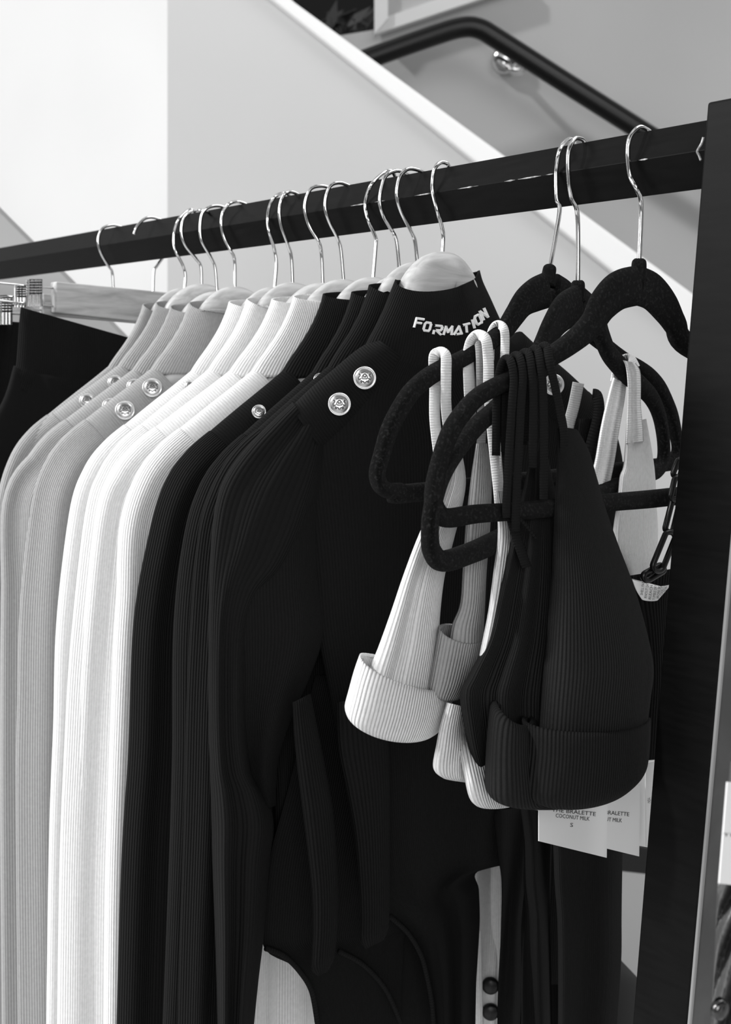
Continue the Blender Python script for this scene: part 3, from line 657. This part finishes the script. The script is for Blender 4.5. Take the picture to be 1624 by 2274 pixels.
PA_, eA = velvet('A', 0, -10, 'farthest black velvet hanger, leaning left with white straps looped over its arm', hA, nA, [], mir(PA, nA)[1:])
hB = [(1284, 626), (1283, 480), (1270, 440), (1264, 400), (1263, 340), (1275, 310), (1290, 308), (1298, 315)]
nB = [(1283, 676, 44), (1250, 695, 42), (1225, 730, 34), (1198, 785, 26), (1160, 850, 21), (1105, 905, 20), (1060, 945, 20), (1015, 1000, 20), (980, 1060, 20), (960, 1130, 19), (955, 1185, 19), (960, 1225, 22), (985, 1246, 24), (1045, 1228, 24), (1108, 1200, 25)]
fB = [(1230, 1140, 21), (1355, 1083, 14), (1420, 1062, 13), (1456, 1049, 15), (1473, 1022, 13), (1474, 980, 12), (1465, 925, 15), (1448, 885, 19), (1423, 857, 21), (1394, 832, 22), (1368, 804, 22), (1350, 780, 21), (1335, 742, 23), (1320, 705, 36), (1283, 676, 44)]
PB_, eB = velvet('B', 0, -18, 'middle black velvet hanger, tilted with its near corner hanging lowest', hB, nB, [], fB)
hC = [(1420, 578), (1424, 455), (1415, 420), (1400, 390), (1395, 340), (1400, 305), (1420, 283), (1437, 288), (1445, 295)]
nC = [(1416, 634, 44), (1374, 645, 44), (1340, 676, 39), (1312, 722, 31), (1268, 762, 25), (1209, 800, 22), (1121, 848, 20), (1065, 879, 20), (1028, 917, 20), (1000, 960, 20), (977, 1025, 19), (963, 1090, 19), (968, 1130, 21), (992, 1150, 22), (1060, 1141, 21), (1165, 1134, 20)]
fC = [(1340, 1117, 20), (1500, 1102, 20)]
PC = Plane(stemX(*hC[0])[0], 0)
mC = mir(PC, nC[:13])
fC2 = [(1526, 765, 26), (1500, 720, 30), (1478, 682, 38), (1448, 648, 42), (1416, 634, 44)]
PC_, eC = velvet('C', 0, 0, 'nearest black velvet hanger beside the post carrying the black bralette', hC, nC, fC, mC[:7] + fC2)
# ------------------------------------------------------------------ bralettes
def strap(pts_px, pln, w, wid, mat, par, th=.0012, name='strap'):
    """flat strap through pixels (x,y,w) in plane pln, wid in px"""
    P = []
    for q in pts_px:
        P.append(q)
    A = catmull([(x, y, ww) for x, y, ww in P], 6); V = []; Fc = []; UV = []; L = 0; last = None
    K = len(A)
    for i, (x, y, ww) in enumerate(A):
        d = (A[min(i + 1, K - 1)] - A[max(i - 1, 0)])[:2]; d = d / (np.linalg.norm(d) + 1e-9)
        n = np.array([-d[1], d[0]])
        if last is not None and n @ last < 0: n = -n
        last = n
        for sg, tt in ((-1, 0), (-.85, th), (.85, th), (1, 0), (.85, -th), (-.85, -th)):
            V.append(pln.px(x + n[0] * sg * wid / 2, y + n[1] * sg * wid / 2, ww + tt)); UV.append((sg * wid / 2 * .0003, 0))
    uvv = []
    for i in range(K):
        if i: L += np.linalg.norm(V[i * 6] - V[i * 6 - 6])
        for k in range(6): uvv.append((UV[i * 6 + k][0], L))
    for i in range(K - 1):
        for k in range(6): k2 = (k + 1) % 6; Fc.append((i * 6 + k, i * 6 + k2, i * 6 + 6 + k2, i * 6 + 6 + k))
    Fc += [tuple(range(6)), tuple((K - 1) * 6 + k for k in range(6))]
    return mesh(name, V, Fc, mat, par, uvv)
def loopstrap(cx, cy, hgt, pln, wid, mat, par, front_end, back_end, bw):
    """strap thrown over an arm whose top is at (cx,cy): comes up behind, over, and down in front"""
    pts = back_end + [(cx - 14, cy + 12, -.004), (cx - 4, cy + 1, -.002), (cx + 6, cy + 1, .0035), (cx + 13, cy + 12, .0065)] + front_end
    return strap(pts, pln, 0, wid, mat, par)
Wm, Wx = M['white_cup'], M['white_strap']
# 1: white bralette on the far hanger
b1 = empty('bralette', tuple(PA_.px(985, 800)), 'white ribbed bralette with turned-up cuff hanging lowest at left of the velvet hangers', 'bralette', None)
loopstrap(978, 782, 0, PA_, 24, Wx, b1, [(991, 830, .0075), (991, 900, .007), (998, 960, .006), (1008, 1010, .005)], [(975, 1010, -.005), (966, 930, -.006), (966, 850, -.006)], 0)
sheet('cup', Plane(PA_.o[0], -10, 0, .014), [(1002, 985, 1022, 985, 0, 0, .004, .003), (985, 1060, 1035, 1060, 0, 0, .006, .004), (960, 1120, 1028, 1120, 0, 0, .008, .005), (925, 1200, 1008, 1200, 0, 0, .010, .006), (895, 1280, 988, 1280, 0, 0, .012, .007), (868, 1360, 978, 1365, 0, 0, .014, .008),
    (843, 1430, 974, 1440, 0, 0, .016, .009), (818, 1495, 962, 1530, 6, 0, .018, .01), (812, 1540, 962, 1570, 12, 0, .019, .01)], Wm, b1, nsub=6, nseg=70, fold=lambda s, q: -.006 * math.exp(-((s - .35 - .1 * q) / .1) ** 2) * math.sin(min(1, q * 1.1) * PI))
sheet('cuff', Plane(PA_.o[0], -10, 0, .012), [(800, 1452, 1008, 1515, 38, -12, .024, .016), (797, 1458, 1008, 1525, 38, -8, .027, .019), (786, 1490, 1006, 1550, 40, 0, .028, .019), (775, 1530, 1000, 1575, 44, 0, .028, .019), (766, 1565, 985, 1605, 50, 10, .026, .018), (768, 1578, 975, 1612, 52, 20, .022, .014)], M['white_wide'], b1, nsub=5, nseg=90, sol=.003)
# 2: grey bralette
PG = Plane(PA_.o[0], -10, 0, .022)
b2 = empty('bralette', tuple(PG.px(1040, 800)), 'grey ribbed bralette with a small cuff between the white and black ones', 'bralette', None)
strap([(1048, 930, -.03), (1046, 850, -.03), (1042, 790, -.03), (1050, 762, -.026), (1060, 757, -.016), (1066, 775, -.013), (1068, 850, -.012), (1070, 930, -.008), (1068, 1010, 0)], PG, 0, 20, M['grey_strap'], b2)
sheet('cup', PG, [(1058, 985, 1082, 985, 0, 0, .004, .003), (1046, 1060, 1092, 1060, 0, 0, .006, .004), (1035, 1160, 1090, 1160, 0, 0, .008, .005), (1028, 1260, 1082, 1260, 0, 0, .010, .006), (1022, 1340, 1078, 1340, 0, 0, .011, .006), (1005, 1385, 1075, 1400, 0, 0, .012, .007), (998, 1420, 1076, 1440, 0, 0, .013, .007)], M['grey_wide'], b2, nsub=6, nseg=50)
sheet('cuff', PG, [(976, 1390, 1080, 1412, 26, -12, .015, .012), (974, 1396, 1080, 1418, 26, -6, .017, .013), (966, 1440, 1072, 1460, 24, 0, .017, .013), (957, 1490, 1058, 1505, 24, 0, .017, .013), (952, 1520, 1040, 1530, 26, 6, .015, .012), (956, 1530, 1030, 1538, 24, 12, .012, .009)], M['grey_wide'], b2, nsub=5, nseg=60, sol=.0025)
# 3: long white bralette folded behind the black one
PW = Plane(PB_.o[0], -18, 0, .004)
b3 = empty('bralette', tuple(PW.px(1080, 760)), 'white ribbed bralette whose crumpled lower end shows under the black one', 'bralette', None)
strap([(1044, 900, -.045), (1040, 800, -.045), (1044, 765, -.044), (1054, 748, -.040), (1066, 744, -.034), (1080, 756, -.028), (1085, 800, -.026), (1086, 870, -.02), (1096, 980, -.010), (1108, 1090, 0), (1112, 1140, 0)], PW, 0, 24, Wx, b3)
strap([(1088, 800, -.045), (1090, 750, -.045), (1097, 728, -.043), (1108, 721, -.038), (1120, 732, -.032), (1122, 770, -.030), (1118, 850, -.02), (1116, 960, -.01), (1118, 1090, 0), (1122, 1160, 0)], PW, 0, 20, Wx, b3)
sheet('cup', PW, [(1100, 1090, 1128, 1090, 0, 0, .004, .003), (1106, 1180, 1150, 1180, 0, 0, .006, .004), (1096, 1270, 1146, 1260, 0, 0, .008, .004), (1084, 1360, 1130, 1350, 0, 0, .009, .005), (1066, 1450, 1112, 1440, 0, 0, .010, .005), (1060, 1490, 1100, 1485, 0, 0, .008, .006)], M['white_wide'], b3, nsub=6, nseg=50)
PW2 = Plane(PB_.o[0], -18, 0, -.012)
sheet('cuff', PW2, [(992, 1560, 1075, 1580, 0, 0, .010, .008), (978, 1610, 1075, 1620, 0, 0, .011, .008), (968, 1660, 1080, 1660, 0, 0, .012, .008), (962, 1695, 1080, 1700, 6, 0, .012, .008), (966, 1712, 1080, 1722, 14, 4, .011, .007), (985, 1728, 1075, 1738, 4, 4, .006, .005)], M['white_wide'], b3, nsub=6, nseg=60, capB=True,
      fold=lambda s, q: -.010 * math.exp(-((s - .75) / .12) ** 2 - ((q - .55) / .18) ** 2) - .010 * math.exp(-((s - .55) / .15) ** 2 - ((q - .18) / .14) ** 2))
sheet('cuff', PW, [(1010, 1600, 1100, 1600, 0, 0, .004, .008, -.03), (1020, 1670, 1130, 1670, 0, 0, .010, .008, -.008), (1032, 1730, 1150, 1740, 0, 0, .013, .009, 0), (1042, 1770, 1160, 1770, 6, 0, .013, .009), (1055, 1785, 1160, 1778, 14, 6, .010, .008), (1075, 1793, 1140, 1786, 3, 3, .005, .004)], M['white_wide'], b3, nsub=6, nseg=60, capB=True)
# 4: white bralette on the far arm of the middle hanger
b4 = empty('bralette', tuple(PB_.px(1400, 830)), 'white ribbed bralette looped over the far arm near the post', 'bralette', None)
sheet('strap', Plane(PB_.o[0], -18, 0, -.006), [(1362, 838, 1392, 850, 0, 0, .002, .002), (1350, 880, 1388, 888, 0, 0, .003, .002), (1334, 950, 1376, 955, 0, 0, .003, .002), (1322, 1020, 1366, 1022, 0, 0, .003, .002), (1312, 1060, 1355, 1075, 0, 0, .003, .002), (1305, 1120, 1345, 1120, 0, 0, .003, .002)], Wx, b4, nsub=5, nseg=24, fold=lambda s, q: .002 * math.sin(s * 13))
sheet('strap', Plane(PB_.o[0], -18, 0, .011), [(1384, 800, 1412, 806, 0, 0, .002, .002), (1390, 815, 1422, 822, 0, 0, .002, .002), (1394, 850, 1424, 850, 0, 0, .003, .002), (1394, 900, 1424, 900, 0, 0, .003, .002), (1392, 950, 1428, 945, 0, 0, .003, .003), (1390, 985, 1430, 980, 0, 0, .002, .003, -.002)], Wx, b4, nsub=5, nseg=24, fold=lambda s, q: .002 * math.sin(s * 10 + 1))
strap([(1368, 850, -.008), (1376, 815, -.006), (1388, 800, -.002), (1400, 800, .004), (1410, 818, .008)], PB_, 0, 26, Wx, b4, name='strap')
sheet('cup', Plane(PB_.o[0], -18, 0, .004), [(1392, 940, 1436, 930, 0, 0, .004, .004), (1385, 1030, 1450, 1010, 0, 0, .007, .005), (1376, 1060, 1456, 1060, 0, 0, .009, .006), (1370, 1120, 1458, 1110, 0, 0, .010, .006), (1362, 1180, 1462, 1180, 0, 0, .012, .007), (1366, 1230, 1458, 1230, 0, 0, .012, .007), (1390, 1275, 1446, 1275, 0, 0, .011, .007), (1395, 1320, 1440, 1320, 0, 0, .01, .006)], M['white_cup'], b4, nsub=6, nseg=60, fold=lambda s, q: .002 * math.sin(s * 6 + 1))
# grey straps hanging on the far arm of the farthest hanger
b6 = empty('bralette', tuple(PA_.px(1320, 890)), 'dark bralette straps with one grey band hanging from the far arm behind', 'bralette', None)
strap([(1285, 850, -.004), (1275, 900, -.004), (1262, 950, -.002), (1250, 1010, 0)], PA_, 0, 26, M['grey_strap'], b6)
strap([(1316, 875, .003), (1327, 880, .006), (1330, 920, .008), (1310, 1000, .008), (1300, 1080, .006)], PA_, 0, 24, M['black_cross'], b6)
sheet('cup', PA_, [(1285, 930, 1322, 930, 0, 0, .004, .004), (1275, 1010, 1315, 1010, 0, 0, .005, .004), (1268, 1100, 1320, 1100, 0, 0, .006, .005), (1262, 1250, 1330, 1250, 0, 0, .008, .006), (1260, 1400, 1330, 1400, 0, 0, .008, .006)], M['black_wide'], b6, nsub=5, nseg=40, capT=True, capB=True)
# 5: black bralette in front
PK = Plane(PC_.o[0], 0, 0, .004)
b5 = empty('bralette', tuple(PK.px(1180, 790)), 'large black ribbed bralette with turned-up band on the nearest velvet hanger', 'bralette', None)
BW = M['black_wide']
for i in range(5):
    x = 1124 + i * 20; y = 812 - i * 8
    ex = [(1126, 1120), (1146, 1150), (1184, 1010), (1208, 1080), (1252, 975)][i]
    strap([(x - 22, y + 200, -.010), (x - 20, y + 70, -.009), (x - 14, y + 14, -.006), (x - 3, y - 14 + 2 * i, -.002), (x + 10, y - 10, .006), (x + 18, y + 30, .009 + .001 * i), (x + (ex[0] - x) * .45 + 12, y + 100, .009), (ex[0], ex[1] - 20, .008), (ex[0], ex[1] + 30, .006)], PK, 0, 19, M['black_strap'], b5)
strap([(1108, 870, -.012), (1120, 950, -.012), (1128, 1050, -.010), (1136, 1150, -.006), (1170, 1260, 0)], PK, 0, 22, M['black_strap'], b5)
sheet('cup', PK, [(1238, 952, 1284, 956, -4, 0, .004, .004), (1236, 1000, 1308, 1000, 0, 0, .009, .007), (1236, 1060, 1326, 1060, 0, 0, .013, .01), (1232, 1130, 1346, 1130, 0, 0, .016, .012), (1228, 1220, 1374, 1210, 0, 0, .020, .014), (1222, 1320, 1408, 1300, 0, 0, .025, .016), (1214, 1410, 1434, 1390, 0, 0, .029, .018), (1206, 1490, 1452, 1480, 0, 0, .032, .02), (1200, 1560, 1446, 1550, 6, 0, .034, .02), (1196, 1620, 1440, 1600, 16, 0, .034, .02), (1196, 1650, 1440, 1630, 16, 0, .034, .02)], M['front_black_cup'], b5, nsub=6, nseg=110, capT=True)
sheet('cup', Plane(PC_.o[0], 0, 0, -.014), [(1176, 1004, 1214, 1000, 0, 0, .004, .004), (1168, 1060, 1225, 1050, 0, 0, .008, .006), (1150, 1140, 1240, 1130, 0, 0, .010, .008), (1128, 1230, 1250, 1220, 0, 0, .012, .009), (1106, 1320, 1255, 1310, 0, 0, .014, .009), (1080, 1420, 1255, 1410, 0, 0, .016, .01), (1040, 1500, 1255, 1500, 0, 0, .018, .01), (1022, 1540, 1255, 1560, 0, 0, .018, .01), (1030, 1610, 1250, 1640, 0, 0, .018, .01), (1046, 1680, 1230, 1700, 0, 0, .018, .01), (1066, 1722, 1200, 1735, 0, 0, .014, .01), (1090, 1738, 1190, 1745, 0, 0, .010, .008)], M['front_black_cup'], b5, nsub=6, nseg=80, capB=True,
      fold=lambda s, q: .005 * math.sin(s * 17 + q) * min(1, q * 2))
sheet('band', PK, [(1160, 1590, 1445, 1594, 34, -4, .036, .026), (1158, 1600, 1446, 1602, 36, 0, .041, .03), (1156, 1650, 1445, 1640, 40, 0, .043, .03), (1150, 1700, 1442, 1680, 50, 0, .043, .03), (1148, 1735, 1436, 1705, 62, 10, .040, .03), (1165, 1752, 1418, 1725, 58, 20, .032, .024), (1190, 1765, 1395, 1748, 40, 20, .02, .015)], M['front_black_band'], b5, nsub=5, nseg=120, sol=.0035)
sheet('band', Plane(PC_.o[0], 0, 0, .004), [(1102, 1565, 1175, 1600, 30, -10, .022, .01), (1098, 1572, 1185, 1610, 34, 0, .025, .012), (1092, 1630, 1190, 1660, 30, 0, .027, .014), (1088, 1700, 1200, 1720, 30, 0, .028, .014), (1088, 1740, 1210, 1750, 34, 10, .026, .014), (1102, 1762, 1230, 1772, 20, 12, .018, .01), (1130, 1776, 1260, 1784, 8, 6, .01, .008)], M['front_black_band'], b5, nsub=5, nseg=70, sol=.003)
wire('drawn_seam', [PK.px(x, y, .003) for x, y in [(1150, 1150), (1170, 1168), (1190, 1195)]], .0012, M['black_cross'], b5, 6)
# side flap that closes the cup towards the post
bk = sheet('black_bralette', Plane(PC_.o[0] - .012, 0, 0, -.02), [(1400, 1278, 1500, 1262, 0, 0, .006, .006), (1405, 1330, 1492, 1330, 0, 0, .008, .008), (1420, 1400, 1490, 1400, 0, 0, .010, .009), (1430, 1500, 1490, 1500, 0, 0, .011, .01), (1425, 1600, 1485, 1600, 0, 0, .012, .01), (1420, 1690, 1480, 1685, 0, 0, .010, .008)], BW, None, nsub=5, nseg=50, capT=True, capB=True)
tag(bk, 'black bralette squeezed between the foremost one and the post', 'bralette')
# chain at the post
cn = empty('chain', tuple(Plane(.955).px(1500, 1040)), 'black chain of oval links hanging beside the post', 'chain')
pc_ = Plane(.945, 0, 0, 0)
def link(x, y, L, wpx, ang, w, r=.0021):
    pts = []
    a = math.radians(ang)
    for k in range(20):
        t = 2 * PI * k / 20; xx = math.cos(t) * wpx; yy = math.sin(t) * wpx + math.copysign(L / 2 - wpx, math.sin(t))
        pts.append(pc_.px(x + xx * math.cos(a) - yy * math.sin(a), y + xx * math.sin(a) + yy * math.cos(a), w))
    wire('link', pts, r, M['bmetal'], cn, 8, 1, closed=True)
for i, (x, y, L, wp, an) in enumerate([(1508, 1040, 40, 8, 20), (1502, 1085, 50, 8, 12), (1494, 1145, 75, 9, 14), (1475, 1225, 92, 12, 22), (1452, 1272, 50, 9, 60)]): link(x, y, L, wp, an, (i % 2) * .003)
# care label
lb = sheet('care_label', Plane(.93, 0, 0, .004), [(1402, 1281, 1487, 1296, 14, 14, .0015, .0009), (1412, 1308, 1488, 1300, 12, 12, .0015, .0009), (1425, 1330, 1462, 1332, 4, 4, .0015, .0009)], M['paper'], None, nsub=4, nseg=24, capT=True, capB=True)
tag(lb, 'small white care label with rows of black print beside the chain', 'label')
def text_mesh(s, name, pln, x, y, hpx, w, parent, ang=0, mat=None, mirror=False, bold=0, width=None):
    """flat printed text on plane pln, its baseline starting at pixel (x,y)"""
    c = bpy.data.curves.new(name, 'FONT'); c.body = s; c.size = 1; c.resolution_u = 2; c.offset = 0
    o = bpy.data.objects.new(name, c); COL.objects.link(o)
    dg = bpy.context.evaluated_depsgraph_get(); me = bpy.data.meshes.new_from_object(o.evaluated_get(dg))
    bpy.data.objects.remove(o)
    a = math.radians(ang); V = []
    mx = max([v.co.x for v in me.vertices] + [.01])
    kx = hpx if width is None else width / mx
    for v in me.vertices:
        X_, Y_ = v.co.x * kx, v.co.y * hpx * 1.38
        V.append(pln.px(x + X_ * math.cos(a) + Y_ * math.sin(a), y + X_ * math.sin(a) - Y_ * math.cos(a), w))
    Fc = [tuple(p.vertices) for p in me.polygons]
    return mesh(name, V, Fc, mat or M['ink'], parent, smooth=False)
for i, (x, y, L, s_) in enumerate([(1428, 1322, 30, 'SHELL FAB'), (1437, 1329, 36, 'RNOUT LAY'), (1446, 1332, 32, 'BLEACH'), (1455, 1333, 34, 'TUMBLE DRY'), (1464, 1330, 28, 'IRON SE'), (1472, 1324, 24, 'COOL TU'), (1480, 1316, 18, 'DO NOT')]):
    text_mesh(s_, 'printed_line', Plane(.93, 0, 0, .0062), x, y, 6, .0, lb, -82, width=L)
# swing tags under the black bralette
def ptag(corners, pln, w, label, lines):
    poly = [pln.px(x, y, w) for x, y in corners]
    e = empty('price_tag', tuple(poly[0]), label, 'tag', 'white swing tags below the black bralette')
    prism('card', poly, -pln.n * .0006, M['paper'], e)
    for s, x, y, h, wd, an in lines: text_mesh(s, 'printed_line', pln, x, y, h, w + .0003, e, an, width=wd, bold=.008)
    wire('string', [pln.px(corners[0][0] + 40, corners[0][1] + 4, w + .001), pln.px(corners[0][0] + 46, corners[0][1] - 60, w - .004), pln.px(corners[0][0] + 50, corners[0][1] - 150, w - .01)], .0005, M['thread'], e, 6)
    return e
pt = Plane(.90, -6)
ptag([(1197, 1735), (1350, 1752), (1348, 1905), (1197, 1868)], pt, 0, 'white price tag printed COCONUT MILK under the black band, frontmost of its row', [('THE BRALETTE', 1226, 1802, 9, 98, 6), ('COCONUT MILK', 1234, 1815, 9, 76, 6), ('S', 1266, 1836, 9, 7, 5)])
ptag([(1280, 1735), (1422, 1745), (1420, 1902), (1280, 1868)], pt, -.006, 'white price tag half behind the frontmost one, its print cut off by it', [('BRALETTE', 1344, 1808, 9, 54, 5), ('COCONUT MILK', 1308, 1820, 9, 74, 5)])
ptag([(1370, 1700), (1440, 1700), (1441, 1882), (1372, 1870)], pt, -.012, 'narrow white price tag beside the post behind two others', [])
ptag([(1434, 1695), (1454, 1690), (1445, 1885), (1436, 1880)], pt, -.004, 'thin slanted price tag edge touching the post', [('YOU', 1438, 1772, 7, 12, 80)])
ptag([(1142, 1700), (1200, 1705), (1200, 1800), (1142, 1794)], pt, -.010, 'white price tag mostly hidden, left of the COCONUT MILK one', [])
# ------------------------------------------------------------------ other garments hanging low behind
pd = Plane(.62, 0, .06)
g1 = sheet('pale_garment', Plane(.60, 0, .02), [(1020, 1850, 1105, 1860, 0, 0, .006, .006), (1040, 1900, 1108, 1905, 0, 0, .008, .006), (1050, 1960, 1112, 1960, 0, 0, .008, .006), (1045, 2060, 1112, 2060, 0, 0, .008, .006), (1040, 2180, 1106, 2180, 0, 0, .008, .006), (1040, 2320, 1104, 2320, 0, 0, .008, .006)], M['pale'], None, nsub=5, nseg=30, capT=True, capB=True, fold=lambda s, q: .006 * math.sin(s * 5 + q * 3))
tag(g1, 'pale garment with two dark snaps seen through the gap beside the black bodysuit', 'garment')
for y in (2188, 2246):
    h = hits([g1], 1090, y, .001)
    if h:
        c, n = h; n = np.array(n); R_ = []
        a = np.cross(n, [0, 0, 1.]); a /= np.linalg.norm(a); b_ = np.cross(n, a)
        for rr, hh in ((.0001, .004), (.006, .0038), (.0085, .002), (.009, 0)):
            R_.append(np.array([c + (a * math.cos(k * PI / 10) + b_ * math.sin(k * PI / 10)) * rr + n * hh for k in range(20)]))
        o = rings_to_mesh('snap', R_, M['bmetal'], None, True, True); o.parent = g1
def strip(name, pln, rows, label, cat, mat=None, fold=None, group=None):
    o = sheet(name, pln, rows, mat or M['smooth_black'], None, nsub=5, nseg=40, capT=True, capB=True, fold=fold); tag(o, label, cat, group); return o
strip('black_dress', Plane(.735, 0, .02), [(1095, 1800, 1180, 1790, 0, 0, .006, .006), (1106, 1900, 1168, 1900, 0, 0, .008, .006), (1114, 1960, 1166, 1960, 0, 0, .008, .006), (1112, 2080, 1158, 2060, 0, 0, .008, .006), (1106, 2200, 1160, 2200, 0, 0, .007, .006), (1104, 2320, 1156, 2320, 0, 0, .006, .006)], 'narrow black drape hanging right of the pale garment gap', 'garment', fold=lambda s, q: .005 * math.sin(s * 7 + q * 4))
strip('black_trousers', Plane(.80, 0, .02), [(1150, 1750, 1230, 1760, 0, 0, .006, .006), (1164, 1860, 1226, 1870, 0, 0, .008, .006), (1163, 1960, 1223, 1960, 0, 0, .008, .006), (1168, 2040, 1222, 2040, 0, 0, .008, .006), (1160, 2130, 1224, 2130, 0, 0, .008, .006), (1158, 2320, 1226, 2320, 0, 0, .008, .006)], 'slim black trouser leg with a diagonal fold left of the broad black panel', 'garment', fold=lambda s, q: .006 * math.sin(s * 8 - q * 4))
strip('black_dress', Plane(.86, 0, .03), [(1226, 1780, 1388, 1780, 0, 0, .010, .008), (1229, 1880, 1384, 1880, 0, 0, .014, .01), (1232, 1960, 1382, 1960, 0, 0, .014, .01), (1238, 2040, 1381, 2040, 0, 0, .014, .01), (1240, 2160, 1380, 2140, 0, 0, .014, .01), (1240, 2320, 1368, 2320, 0, 0, .014, .01)], 'broad flat black garment panel hanging below the price tags', 'garment', fold=lambda s, q: .004 * math.sin(s * 9 + 1))
# grey coated jacket on a neighbouring rack, right picture edge
pr = Plane(1.16, 0, .12)
jk = empty('coated_jacket', tuple(pr.px(1640, 2000)), 'grey shiny jacket with a round snap right of the post', 'jacket')
sheet('jacket_body', pr, [(1622, 1690, 1760, 1690, 0, 0, .01, .01), (1612, 1800, 1760, 1800, 0, 0, .02, .01), (1594, 1960, 1760, 1960, 0, 0, .02, .012), (1588, 2100, 1760, 2100, 0, 0, .025, .012), (1576, 2320, 1760, 2320, 0, 0, .025, .012)], M['coated'], jk, nsub=10, nseg=80, capT=True, capB=True, fold=lambda s, q: .008 * math.sin(s * 26 + q * 34) * (q > .4))
c = pr.px(1602, 2242, .034); R_ = []
for rr, hh in ((.0001, .002), (.003, .0018), (.0048, .001), (.0053, -.002)):
    R_.append(np.array([c + (pr.e * math.cos(k * PI / 10) + np.array([0, 0, 1]) * math.sin(k * PI / 10)) * rr + pr.n * hh for k in range(20)]))
rings_to_mesh('snap', R_, M['dchrome'], jk, True, True)
pq = Plane(1.15, 0, .06)
tg = empty('price_tag', tuple(pq.px(1612, 1740)), 'white tag at the right picture edge beyond the post', 'tag')
prism('card', [pq.px(x, y, .06) for x, y in [(1616, 1737), (1720, 1745), (1712, 1975), (1598, 1962)]], -pq.n * .0006, M['paper'], tg)
text_mesh('TI', 'printed_line', pq, 1606, 1857, 7, .0604, tg, 2, width=20)
